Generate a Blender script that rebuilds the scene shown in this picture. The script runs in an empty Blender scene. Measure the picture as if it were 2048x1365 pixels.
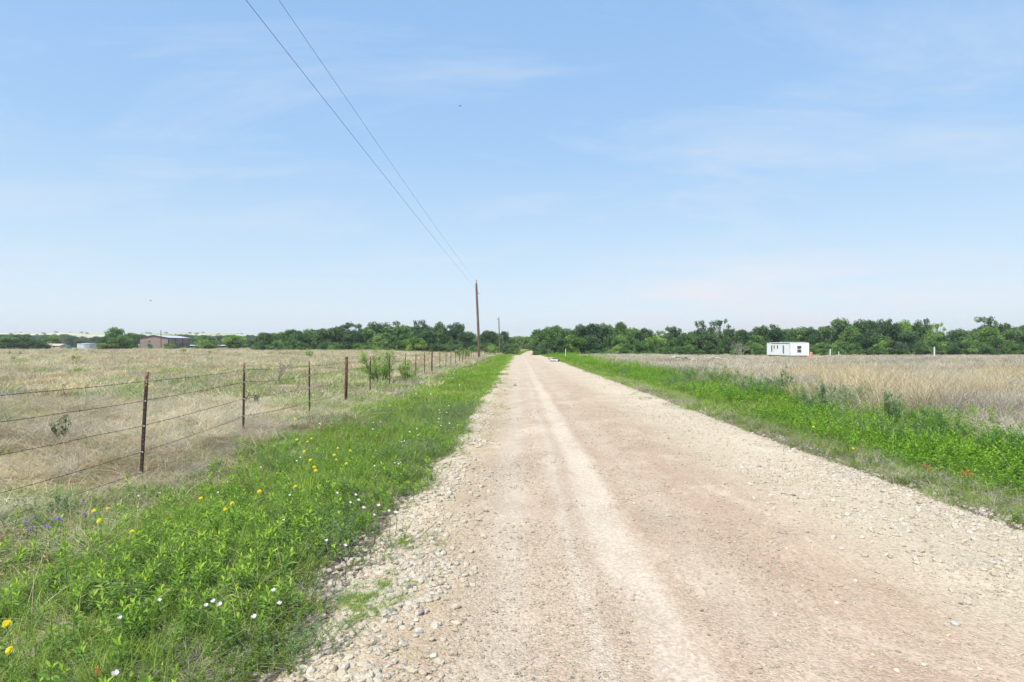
import bpy, math, random
import numpy as np
from mathutils import Vector, Matrix
R = math.radians
sc = bpy.context.scene
COL = sc.collection

# ------------------------------------------------------------------ camera
EYE = 1.55
F = 1251.0            # focal length in pixels of the 2048 px wide photograph
CX, HY = 1036.0, 692.0
cam_d = bpy.data.cameras.new("camera")
cam = bpy.data.objects.new("camera", cam_d)
COL.objects.link(cam)
cam_d.sensor_width = 36.0
cam_d.lens = 36.0 * F / 2048.0
cam_d.clip_start = 0.05
cam_d.clip_end = 20000
cam.location = (0, 0, EYE)
cam.rotation_euler = (R(90) + math.atan((HY - 682.5) / F), 0, math.atan((CX - 1024) / F))
sc.camera = cam

# ------------------------------------------------------------------ world and sun
SUN_EL, SUN_AZ = R(56), R(215)
sc.view_settings.view_transform = 'Standard'
sc.view_settings.look = 'None'
sc.view_settings.gamma = 1
sc.view_settings.exposure = 1.0
world = bpy.data.worlds.new("World")
sc.world = world
world.use_nodes = True
wn, wl = world.node_tree.nodes, world.node_tree.links
wn.clear()
def N(nodes, t, **kw):
    n = nodes.new(t)
    for k, v in kw.items():
        setattr(n, k, v)
    return n
sky = N(wn, 'ShaderNodeTexSky', sky_type='NISHITA', sun_disc=False, sun_elevation=SUN_EL, sun_rotation=SUN_AZ,
        altitude=100, air_density=0.9, dust_density=0.6, ozone_density=1.4)
tc = N(wn, 'ShaderNodeTexCoord')
# wispy high cloud: streaks in the sky's own direction space
sep = N(wn, 'ShaderNodeSeparateXYZ'); wl.new(tc.outputs['Generated'], sep.inputs[0])
zz = N(wn, 'ShaderNodeMath', operation='MAXIMUM'); wl.new(sep.outputs[2], zz.inputs[0]); zz.inputs[1].default_value = 0.0
za = N(wn, 'ShaderNodeMath', operation='ADD'); wl.new(zz.outputs[0], za.inputs[0]); za.inputs[1].default_value = 0.16
dx = N(wn, 'ShaderNodeMath', operation='DIVIDE'); wl.new(sep.outputs[0], dx.inputs[0]); wl.new(za.outputs[0], dx.inputs[1])
dy = N(wn, 'ShaderNodeMath', operation='DIVIDE'); wl.new(sep.outputs[1], dy.inputs[0]); wl.new(za.outputs[0], dy.inputs[1])
cmb = N(wn, 'ShaderNodeCombineXYZ'); wl.new(dx.outputs[0], cmb.inputs[0]); wl.new(dy.outputs[0], cmb.inputs[1])
mp = N(wn, 'ShaderNodeMapping'); wl.new(cmb.outputs[0], mp.inputs[0])
mp.inputs['Rotation'].default_value = (0, 0, R(-12)); mp.inputs['Scale'].default_value = (0.55, 1.15, 1)
n1 = N(wn, 'ShaderNodeTexNoise'); n1.inputs['Scale'].default_value = 1.5; n1.inputs['Detail'].default_value = 9
n1.inputs['Roughness'].default_value = 0.62; n1.inputs['Distortion'].default_value = 0.5
wl.new(mp.outputs[0], n1.inputs['Vector'])
r1 = N(wn, 'ShaderNodeMapRange'); r1.inputs[1].default_value = 0.49; r1.inputs[2].default_value = 0.80
r1.inputs[3].default_value = 0; r1.inputs[4].default_value = 0.55; wl.new(n1.outputs[0], r1.inputs[0])
# milky air: the clear sky is veiled, most of all towards the horizon
veil = N(wn, 'ShaderNodeValToRGB'); ve = veil.color_ramp.elements
for _ in range(3): ve.new(.5)
for e_, (p_, c_) in zip(ve, ((0, (.42, .445, .472)), (.13, (.300, .386, .468)), (.30, (.196, .312, .47)), (.47, (.163, .277, .456)), (1, (.12, .22, .40)))):
    e_.position = p_; e_.color = (*c_, 1)
wl.new(zz.outputs[0], veil.inputs[0])
vs = N(wn, 'ShaderNodeMix', data_type='RGBA', blend_type='MULTIPLY'); vs.inputs[0].default_value = 1
wl.new(veil.outputs[0], vs.inputs[6]); vs.inputs[7].default_value = (10.5, 10.4, 10.3, 1); vs.clamp_result = False
m0 = N(wn, 'ShaderNodeMix', data_type='RGBA'); m0.inputs[0].default_value = .85
tint = N(wn, 'ShaderNodeMix', data_type='RGBA', blend_type='MULTIPLY'); tint.inputs[0].default_value = 1
wl.new(sky.outputs[0], tint.inputs[6]); tint.inputs[7].default_value = (.85, .95, .95, 1)
wl.new(tint.outputs[2], m0.inputs[6]); wl.new(vs.outputs[2], m0.inputs[7])
mix = N(wn, 'ShaderNodeMix', data_type='RGBA')
wl.new(r1.outputs[0], mix.inputs[0]); wl.new(m0.outputs[2], mix.inputs[6]); mix.inputs[7].default_value = (4.1, 4.35, 4.75, 1)
# faint warm bank of cloud low on the right
ca = N(wn, 'ShaderNodeMapRange', interpolation_type='SMOOTHSTEP'); ca.inputs[1].default_value = .0; ca.inputs[2].default_value = .30; wl.new(sep.outputs[0], ca.inputs[0])
cb_ = N(wn, 'ShaderNodeMapRange', interpolation_type='SMOOTHSTEP'); cb_.inputs[1].default_value = .75; cb_.inputs[2].default_value = .40; wl.new(sep.outputs[0], cb_.inputs[0])
cc_ = N(wn, 'ShaderNodeMapRange', interpolation_type='SMOOTHSTEP'); cc_.inputs[1].default_value = .17; cc_.inputs[2].default_value = .05; wl.new(sep.outputs[2], cc_.inputs[0])
nz = N(wn, 'ShaderNodeTexNoise'); nz.inputs['Scale'].default_value = 5; nz.inputs['Detail'].default_value = 6
mz = N(wn, 'ShaderNodeMapping'); mz.inputs['Scale'].default_value = (1, 1, 5); wl.new(tc.outputs['Generated'], mz.inputs[0]); wl.new(mz.outputs[0], nz.inputs['Vector'])
cn_ = N(wn, 'ShaderNodeMapRange'); cn_.inputs[1].default_value = .35; cn_.inputs[2].default_value = .62; wl.new(nz.outputs[0], cn_.inputs[0])
def mulw(a, b):
    q = N(wn, 'ShaderNodeMath', operation='MULTIPLY'); wl.new(a, q.inputs[0])
    if isinstance(b, float): q.inputs[1].default_value = b
    else: wl.new(b, q.inputs[1])
    return q.outputs[0]
bank = mulw(mulw(mulw(ca.outputs[0], cb_.outputs[0]), mulw(cc_.outputs[0], cn_.outputs[0])), .85)
mix2 = N(wn, 'ShaderNodeMix', data_type='RGBA'); wl.new(bank, mix2.inputs[0]); wl.new(mix.outputs[2], mix2.inputs[6]); mix2.inputs[7].default_value = (4.75, 4.5, 4.7, 1)
mix = mix2
bg = N(wn, 'ShaderNodeBackground'); bg.inputs[1].default_value = 0.10
wl.new(mix.outputs[2], bg.inputs[0])
wo = N(wn, 'ShaderNodeOutputWorld'); wl.new(bg.outputs[0], wo.inputs[0])

sun_d = bpy.data.lights.new("sun", 'SUN')
sun_d.energy = 3.1; sun_d.angle = R(5); sun_d.color = (1.0, 0.95, 0.86)
sun = bpy.data.objects.new("sun", sun_d); COL.objects.link(sun)
sv = Vector((math.sin(SUN_AZ) * math.cos(SUN_EL), math.cos(SUN_AZ) * math.cos(SUN_EL), math.sin(SUN_EL)))
sun.rotation_euler = sv.to_track_quat('Z', 'Y').to_euler()
sun.location = (0, 0, 50)

# ------------------------------------------------------------------ helpers: numbers
def sstep(a, b, x):
    t = np.clip((np.asarray(x, float) - a) / (b - a), 0, 1)
    return t * t * (3 - 2 * t)
def _h(ix, iy, s):
    n = (ix.astype(np.int64) * 374761393 + iy.astype(np.int64) * 668265263 + s * 2147483647) & 0xffffffff
    n = ((n ^ (n >> 13)) * 1274126177) & 0xffffffff
    return ((n ^ (n >> 16)) & 0xffff) / 65535.0
def vn(x, y, size, s=1):
    x = np.asarray(x, float) / size; y = np.asarray(y, float) / size
    ix, iy = np.floor(x), np.floor(y); fx, fy = x - ix, y - iy
    fx = fx * fx * (3 - 2 * fx); fy = fy * fy * (3 - 2 * fy)
    a, b = _h(ix, iy, s), _h(ix + 1, iy, s); c, d = _h(ix, iy + 1, s), _h(ix + 1, iy + 1, s)
    return (a * (1 - fx) + b * fx) * (1 - fy) + (c * (1 - fx) + d * fx) * fy
def fn(x, y, size, s=1, oct=3):
    r, a, t = 0, 1, 0
    for k in range(oct):
        r = r + a * vn(x, y, size / 2 ** k, s + k * 7); t += a; a *= .5
    return r / t

# ------------------------------------------------------------------ terrain
RC = 1.55                                            # road centre line, metres right of the camera
def shift(y):
    y = np.asarray(y, float)
    return 0.0006 * np.clip(y - 135, 0, 160) ** 2
def lat_of(x, y): return np.asarray(x, float) - shift(y)
def base_h(x, y):
    x = np.asarray(x, float); y = np.asarray(y, float)
    d = lat_of(x, y) - RC
    cor = np.exp(-(d / 26.0) ** 2)
    prof = -0.14 * sstep(60, 108, y) - 1.55 * sstep(108, 150, y) + 1.35 * sstep(158, 235, y) 
    right = -0.75 * sstep(35, 150, y) * sstep(12, 45, d)
    und = (fn(x, y, 35, 3) - .5) * 0.25 * sstep(20, 70, y) * (1 - cor)
    return prof * cor + right * (1 - cor * .6) + und
def ground_h(x, y):
    x = np.asarray(x, float); y = np.asarray(y, float)
    d = lat_of(x, y) - RC
    e = np.abs(d)
    z = -0.10 + 0.10 * sstep(2.30, 2.85, e)
    z = z - 0.06 * sstep(2.9, 4.2, -d) * (1 - sstep(4.6, 6.2, -d))                  # shallow dip before the fence
    z = z - 0.26 * sstep(2.9, 4.6, d) * (1 - sstep(5.6, 8.2, d))                    # ditch on the right
    z = z - 0.13 * (1 - sstep(8.3, 10.3, y)) * sstep(4.4, 5.6, -d) * (1 - sstep(8.5, 12, -d))
    near = np.clip(1 - (y - 30) / 60, 0, 1)
    z = z + (fn(x, y, 0.9, 5) - .5) * 0.085 * sstep(2.2, 2.7, e) * near
    z = z + (fn(x, y, 3.5, 9) - .5) * 0.16 * sstep(4.2, 7, e)
    return z + base_h(x, y)
def road_z(x, y):
    d = lat_of(x, y) - RC; e = np.abs(d)
    z = 0.045 - 0.03 * (e / 2.6) ** 2 - 0.16 * sstep(2.45, 3.25, e)
    # wheel tracks pressed in, loose ridges beside them
    for c, w, a in ((0.75 - RC, .15, -.009), (-1.6, .2, -.006), (1.0, .35, -.006), (-1.2, .14, .003)):
        z = z + a * np.exp(-((d - c - (fn(y, y * 0, 6, 4) - .5) * .25) / w) ** 2)
    z = z + 0.020 * np.exp(-((d + 2.25) / .28) ** 2) + 0.016 * np.exp(-((d - 2.25) / .35) ** 2)
    return z + base_h(x, y)
def H(x, y):
    return np.maximum(ground_h(x, y), road_z(x, y))
def at(px, py, h=0.0):
    """ground point whose spot h metres above it is seen at (px,py) in the photograph"""
    z0 = 0.0
    for _ in range(6):
        Z = (EYE - h - z0) * F / max(py - HY, .5)
        x = (px - CX) / F * Z
        z0 = float(H(x, Z))
    return x, Z, z0
def px_at(px, Z): return (px - CX) / F * Z
def z_at(py, Z): return EYE - (py - HY) / F * Z

# ------------------------------------------------------------------ helpers: meshes
def mesh_np(name, V, faces, mat=None, attrs=None, smooth=False):
    """faces: list of int arrays (n,k)"""
    me = bpy.data.meshes.new(name)
    V = np.asarray(V, np.float32)
    faces = [np.asarray(f, np.int32) for f in faces if len(f)]
    loops = np.concatenate([f.ravel() for f in faces])
    sizes = np.concatenate([np.full(len(f), f.shape[1], np.int32) for f in faces])
    starts = np.concatenate([[0], np.cumsum(sizes)[:-1]]).astype(np.int32)
    me.vertices.add(len(V)); me.vertices.foreach_set('co', V.ravel())
    me.loops.add(len(loops)); me.loops.foreach_set('vertex_index', loops)
    me.polygons.add(len(sizes)); me.polygons.foreach_set('loop_start', starts)
    if smooth: me.polygons.foreach_set('use_smooth', np.ones(len(sizes), bool))
    me.update(calc_edges=True)
    for k, a in (attrs or {}).items():
        at_ = me.attributes.new(k, 'FLOAT', 'POINT'); at_.data.foreach_set('value', np.asarray(a, np.float32))
    if mat: me.materials.append(mat)
    return me
class MB:
    """collects pieces into one mesh"""
    def __init__(s): s.V, s.F, s.A, s.n = [], {}, [], 0
    def add(s, V, faces, a=0.5):
        V = np.asarray(V, float).reshape(-1, 3)
        for f in faces:
            f = np.asarray(f, np.int32)
            if len(f): s.F.setdefault(f.shape[1], []).append(f + s.n)
        s.V.append(V); s.A.append(np.broadcast_to(np.asarray(a, float), (len(V),)).copy()); s.n += len(V)
        return s
    def box(s, x0, x1, y0, y1, z0, z1, a=.5):
        V = [(x, y, z) for z in (z0, z1) for y in (y0, y1) for x in (x0, x1)]
        return s.add(V, [[(0, 2, 3, 1), (4, 5, 7, 6), (0, 1, 5, 4), (2, 6, 7, 3), (0, 4, 6, 2), (1, 3, 7, 5)]], a)
    def tube(s, P, r, seg=8, a=.5, cap=True):
        P = np.asarray(P, float); n = len(P); r = np.broadcast_to(np.asarray(r, float), (n,))
        T = np.gradient(P, axis=0); T /= np.linalg.norm(T, axis=1)[:, None] + 1e-9
        up = np.array([0, 0, 1.]) if abs(T[0][2]) < .9 else np.array([1., 0, 0])
        A = np.cross(T, up); A /= np.linalg.norm(A, axis=1)[:, None] + 1e-9; B = np.cross(T, A)
        th = np.linspace(0, 2 * np.pi, seg, endpoint=False)
        V = (P[:, None] + r[:, None, None] * (np.cos(th)[None, :, None] * A[:, None] + np.sin(th)[None, :, None] * B[:, None])).reshape(-1, 3)
        i = np.arange(n - 1)[:, None] * seg + np.arange(seg)[None]; j = np.arange(n - 1)[:, None] * seg + (np.arange(seg)[None] + 1) % seg
        Q = np.stack([i, j, j + seg, i + seg], -1).reshape(-1, 4)
        fs = [Q]
        if cap: fs += [np.arange(seg)[None, ::-1], (np.arange(seg) + (n - 1) * seg)[None]]
        return s.add(V, fs, a)
    def mesh(s, name, mat=None, smooth=False):
        return mesh_np(name, np.concatenate(s.V), [np.concatenate(f) for f in s.F.values()], mat, {'rnd': np.concatenate(s.A)}, smooth)
    def obj(s, name, mat, parent=None, smooth=False, loc=None):
        me = s.mesh(name, mat, smooth); me.polygons.foreach_set('use_smooth', np.full(len(me.polygons), smooth)); me.update()
        o = bpy.data.objects.new(name, me); COL.objects.link(o)
        if parent: o.parent = parent
        if loc is not None: o.location = loc
        return o
def tag(o, label=None, cat=None, group=None, kind=None):
    for k, v in (('label', label), ('category', cat), ('group', group), ('kind', kind)):
        if v: o[k] = v
    return o
def thing(name, label, cat, loc=(0, 0, 0), rz=0, group=None):
    o = bpy.data.objects.new(name, None); COL.objects.link(o)
    o.location = loc; o.rotation_euler = (0, 0, rz); o.empty_display_size = .2
    return tag(o, label, cat, group)
def copy_tree(o, parent=None):
    c = o.copy(); COL.objects.link(c)
    if parent: c.parent = parent
    for ch in list(o.children): copy_tree(ch, c)
    return c
def blades(mb, rng, n, rad, h0, h1, w, bend=.5, lean=.25, seg=3, cz=0.0, a0=0, a1=1, az=None, flat=1.0):
    """n tapering curved grass blades in a tuft"""
    r = rad * np.sqrt(rng.random(n)); t = rng.random(n) * 2 * np.pi
    base = np.stack([r * np.cos(t), r * np.sin(t), np.full(n, cz)], 1)
    A = rng.random(n) * 2 * np.pi if az is None else az + rng.normal(0, .5, n)
    D = np.stack([np.cos(A), np.sin(A)], 1)
    L = h0 + (h1 - h0) * rng.random(n) ** 1.3
    ln = np.abs(rng.normal(lean, lean * .6, n)); bd = np.abs(rng.normal(bend, bend * .5, n))
    P = []
    tw = A + np.pi / 2 + rng.normal(0, .6, n)
    S = np.stack([np.cos(tw), np.sin(tw), rng.normal(0, .15, n)], 1)
    for k in range(seg + 1):
        u = k / seg
        hd = L * (ln * u + bd * u * u * .8)
        z = L * (u * (1 - .25 * ln) - .42 * bd * u ** 2.2) * flat
        c = base + np.stack([D[:, 0] * hd, D[:, 1] * hd, z], 1)
        ww = (w * (1 - u) ** .8 * (.7 + .6 * rng.random(n)) + w * .06)[:, None] * .5
        P += [c - S * ww, c + S * ww]
    V = np.stack(P, 1); m = 2 * (seg + 1)
    q = np.array([[2 * k, 2 * k + 1, 2 * k + 3, 2 * k + 2] for k in range(seg)])
    Fq = (np.arange(n)[:, None, None] * m + q[None]).reshape(-1, 4)
    at_ = np.repeat(a0 + (a1 - a0) * rng.random(n), m)
    mb.add(V.reshape(-1, 3), [Fq], at_)
def leaves(mb, P, D, L, W, rng, a, droop=.15, roll=.5):
    """lance leaves from points P along directions D (n,3)"""
    n = len(P); D = D / (np.linalg.norm(D, axis=1)[:, None] + 1e-9)
    S = np.cross(D, np.array([0, 0, 1.]) + rng.normal(0, roll, (n, 3))); S /= np.linalg.norm(S, axis=1)[:, None] + 1e-9
    L = np.broadcast_to(L, (n,))[:, None]; W = np.broadcast_to(W, (n,))[:, None]
    dr = np.array([0, 0, -1.])[None] * L * droop
    up = np.cross(S, D) * W * .18
    V = np.stack([P, P + D * L * .42 + S * W * .5 + up, P + D * L + dr, P + D * L * .42 - S * W * .5 + up, P + D * L * .45 - up], 1)
    i = np.arange(n)[:, None] * 5
    T = np.concatenate([i + np.array([[0, 1, 4]]), i + np.array([[1, 2, 4]]), i + np.array([[2, 3, 4]]), i + np.array([[3, 0, 4]])])
    mb.add(V.reshape(-1, 3), [T], np.repeat(np.broadcast_to(a, (n,)), 5))

# ------------------------------------------------------------------ materials
def new_mat(name):
    m = bpy.data.materials.new(name); m.use_nodes = True
    nt = m.node_tree; nt.nodes.clear()
    return m, nt.nodes, nt.links
def ramp(nodes, stops):
    r = N(nodes, 'ShaderNodeValToRGB'); e = r.color_ramp.elements
    while len(e) < len(stops): e.new(0.5)
    for i, (p, c) in enumerate(stops):
        e[i].position = p; e[i].color = (*c, 1)
    return r
def leaf_mat(name, stops, trans=.35, rough=.55, spread=.5, inst=True):
    """colour picked per blade/leaf (rnd) and per plant (tint)"""
    m, n, l = new_mat(name)
    a = N(n, 'ShaderNodeAttribute', attribute_name='rnd')
    ma = N(n, 'ShaderNodeMath', operation='MULTIPLY'); ma.inputs[1].default_value = spread
    l.new(a.outputs['Fac'], ma.inputs[0])
    r = ramp(n, stops)
    if inst:
        b = N(n, 'ShaderNodeAttribute', attribute_name='tint', attribute_type='INSTANCER')
        mb_ = N(n, 'ShaderNodeMath', operation='MULTIPLY_ADD'); mb_.inputs[1].default_value = 1 - spread
        l.new(b.outputs['Fac'], mb_.inputs[0]); l.new(ma.outputs[0], mb_.inputs[2])
    else:
        b = N(n, 'ShaderNodeObjectInfo')
        mb_ = N(n, 'ShaderNodeMath', operation='MULTIPLY_ADD'); mb_.inputs[1].default_value = 1 - spread
        l.new(b.outputs['Random'], mb_.inputs[0]); l.new(ma.outputs[0], mb_.inputs[2])
    l.new(mb_.outputs[0], r.inputs[0])
    p = N(n, 'ShaderNodeBsdfPrincipled'); p.inputs['Roughness'].default_value = rough
    p.inputs['Specular IOR Level'].default_value = .3
    l.new(r.outputs[0], p.inputs['Base Color'])
    o = N(n, 'ShaderNodeOutputMaterial')
    if trans > 0:
        t = N(n, 'ShaderNodeBsdfTranslucent'); l.new(r.outputs[0], t.inputs[0])
        x = N(n, 'ShaderNodeMixShader'); x.inputs[0].default_value = trans
        l.new(p.outputs[0], x.inputs[1]); l.new(t.outputs[0], x.inputs[2]); l.new(x.outputs[0], o.inputs[0])
    else: l.new(p.outputs[0], o.inputs[0])
    return m
def noise_mat(name, stops, scale=5, detail=6, rough=.8, bump=0, metallic=0, stretch=(1, 1, 1), spec=.3, coord='Object'):
    m, n, l = new_mat(name)
    t = N(n, 'ShaderNodeTexCoord'); mpp = N(n, 'ShaderNodeMapping'); mpp.inputs['Scale'].default_value = stretch
    l.new(t.outputs[coord], mpp.inputs[0])
    x = N(n, 'ShaderNodeTexNoise'); x.inputs['Scale'].default_value = scale; x.inputs['Detail'].default_value = detail
    l.new(mpp.outputs[0], x.inputs[0]); r = ramp(n, stops); l.new(x.outputs[0], r.inputs[0])
    p = N(n, 'ShaderNodeBsdfPrincipled'); p.inputs['Roughness'].default_value = rough; p.inputs['Metallic'].default_value = metallic
    p.inputs['Specular IOR Level'].default_value = spec
    l.new(r.outputs[0], p.inputs['Base Color'])
    if bump:
        b = N(n, 'ShaderNodeBump'); b.inputs['Strength'].default_value = bump; b.inputs['Distance'].default_value = .01
        l.new(x.outputs[0], b.inputs['Height']); l.new(b.outputs[0], p.inputs['Normal'])
    o = N(n, 'ShaderNodeOutputMaterial'); l.new(p.outputs[0], o.inputs[0])
    return m

M_green = leaf_mat('verge_green', [(0, (0.110, 0.165, 0.039)), (.35, (0.183, 0.295, 0.044)), (.7, (0.293, 0.437, 0.061)), (1, (0.439, 0.543, 0.094))], .4, spread=.55)
M_lush = leaf_mat('lush_green', [(0, (0.104, 0.207, 0.028)), (.5, (0.207, 0.391, 0.035)), (1, (0.342, 0.529, 0.055))], .42, spread=.5)
M_herb = leaf_mat('herb_leaf', [(0, (0.088, 0.172, 0.044)), (.45, (0.163, 0.310, 0.050)), (.8, (0.350, 0.529, 0.055)), (1, (0.525, 0.667, 0.066))], .4, spread=.75)
M_grey = leaf_mat('grey_green_leaf', [(0, (0.110, 0.173, 0.064)), (.5, (0.190, 0.286, 0.112)), (1, (0.300, 0.398, 0.176))], .3, spread=.6)
M_straw = leaf_mat('dry_straw', [(0, (0.213, 0.157, 0.080)), (.35, (0.470, 0.378, 0.215)), (.75, (0.672, 0.567, 0.350)), (1, (0.829, 0.713, 0.480))], .25, rough=.6, spread=.65)
M_straw_grey = leaf_mat('weathered_straw', [(0, (.18, .155, .115)), (.35, (.37, .33, .25)), (.75, (.575, .525, .405)), (1, (.73, .67, .52))], .22, rough=.7, spread=.65)
M_fieldgreen = leaf_mat('field_green', [(0, (0.149, 0.216, 0.060)), (.5, (0.299, 0.389, 0.125)), (1, (0.483, 0.529, 0.210))], .3, spread=.6)
M_twig = leaf_mat('dead_twig', [(0, (.12, .10, .085)), (.5, (.25, .215, .185)), (1, (.42, .37, .32))], 0, rough=.85, spread=.6)
M_rust = leaf_mat('rusty_weed', [(0, (.10, .06, .035)), (.5, (.20, .12, .07)), (1, (.26, .24, .09))], .2, spread=.6)

# ------------------------------------------------------------------ ground sheet
def ground_material():
    m, n, l = new_mat('field_soil')
    g = N(n, 'ShaderNodeNewGeometry')
    a = N(n, 'ShaderNodeTexNoise'); a.inputs['Scale'].default_value = .22; a.inputs['Detail'].default_value = 8; a.inputs['Roughness'].default_value = .65
    l.new(g.outputs['Position'], a.inputs[0])
    b = N(n, 'ShaderNodeTexNoise'); b.inputs['Scale'].default_value = 9; b.inputs['Detail'].default_value = 8; b.inputs['Roughness'].default_value = .7
    l.new(g.outputs['Position'], b.inputs[0])
    straw = ramp(n, [(.3, (.22, .18, .11)), (.5, (.38, .325, .21)), (.7, (.52, .455, .31))]); l.new(b.outputs[0], straw.inputs[0])
    green = ramp(n, [(.3, (.10, .13, .045)), (.55, (.20, .26, .085)), (.75, (.34, .38, .16))]); l.new(b.outputs[0], green.inputs[0])
    soil = ramp(n, [(.3, (.10, .08, .055)), (.55, (.20, .165, .12)), (.75, (.33, .28, .2))]); l.new(b.outputs[0], soil.inputs[0])
    fg = N(n, 'ShaderNodeMapRange'); fg.inputs[1].default_value = .46; fg.inputs[2].default_value = .62; l.new(a.outputs[0], fg.inputs[0])
    vf = N(n, 'ShaderNodeAttribute', attribute_name='verge'); gf = N(n, 'ShaderNodeAttribute', attribute_name='greenf')
    m1 = N(n, 'ShaderNodeMix', data_type='RGBA'); sc_ = N(n, 'ShaderNodeMath', operation='MULTIPLY'); l.new(fg.outputs[0], sc_.inputs[0]); l.new(gf.outputs['Fac'], sc_.inputs[1])
    l.new(sc_.outputs[0], m1.inputs[0]); l.new(straw.outputs[0], m1.inputs[6]); l.new(green.outputs[0], m1.inputs[7])
    m2 = N(n, 'ShaderNodeMix', data_type='RGBA'); l.new(vf.outputs['Fac'], m2.inputs[0]); l.new(m1.outputs[2], m2.inputs[6]); l.new(soil.outputs[0], m2.inputs[7])
    p = N(n, 'ShaderNodeBsdfPrincipled'); p.inputs['Roughness'].default_value = .95; p.inputs['Specular IOR Level'].default_value = .1
    l.new(m2.outputs[2], p.inputs['Base Color'])
    bp = N(n, 'ShaderNodeBump'); bp.inputs['Strength'].default_value = .7; bp.inputs['Distance'].default_value = .04; l.new(b.outputs[0], bp.inputs['Height']); l.new(bp.outputs[0], p.inputs['Normal'])
    o = N(n, 'ShaderNodeOutputMaterial'); l.new(p.outputs[0], o.inputs[0])
    return m
def grid(name, xs, ys, zf, mat, attrs=None, smooth=True, skew=None):
    X, Y = np.meshgrid(xs, ys)
    if skew is not None: X = X + skew(Y)
    Z = zf(X, Y)
    V = np.stack([X, Y, Z], -1).reshape(-1, 3)
    nx, ny = len(xs), len(ys)
    i = (np.arange(ny - 1)[:, None] * nx + np.arange(nx - 1)[None])
    Q = np.stack([i, i + 1, i + nx + 1, i + nx], -1).reshape(-1, 4)
    A = {k: f(X, Y).ravel() for k, f in (attrs or {}).items()}
    o = bpy.data.objects.new(name, mesh_np(name, V, [Q], mat, A, smooth)); COL.objects.link(o)
    return o
def spaced(a, b, s0, g):
    out = [a]; s = s0
    while out[-1] < b: out.append(out[-1] + s); s *= g
    return np.array(out)
xr = spaced(0, 2600, .11, 1.022)
xs = np.concatenate([-xr[:0:-1], xr]) + RC
ys = np.concatenate([-spaced(0, 60, .4, 1.1)[:0:-1], spaced(0, 2600, .11, 1.012)])
ground = grid('ground', xs, ys, ground_h, ground_material(), {
    'verge': lambda X, Y: np.clip(sstep(-3.9, -3.3, lat_of(X, Y) - RC) * (1 - sstep(5.2, 6.2, lat_of(X, Y) - RC)), 0, 1),
    'greenf': lambda X, Y: np.where(X < 0, 1.0, .25)})
tag(ground, kind='structure')

# far ridge on the left horizon
def ridge_h(X, Y):
    t = 1 - np.abs(Y - 1750) / 420
    t = sstep(0, 1, t)
    prof = 39 * (1 - sstep(-820, -420, X)) + 16 * sstep(-2600, -1800, -X) * 0
    return -2 + t * (prof + (fn(X, Y, 260, 21) - .5) * 9 * (1 - sstep(-700, -400, X))) 
hills = grid('hills', np.linspace(-2500, -380, 90), np.linspace(1330, 2170, 40), ridge_h,
             noise_mat('pale_pasture', [(.35, (.30, .32, .14)), (.5, (.48, .46, .26)), (.65, (.58, .55, .36))], .012, 8, .95))
tag(hills, kind='structure')

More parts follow.
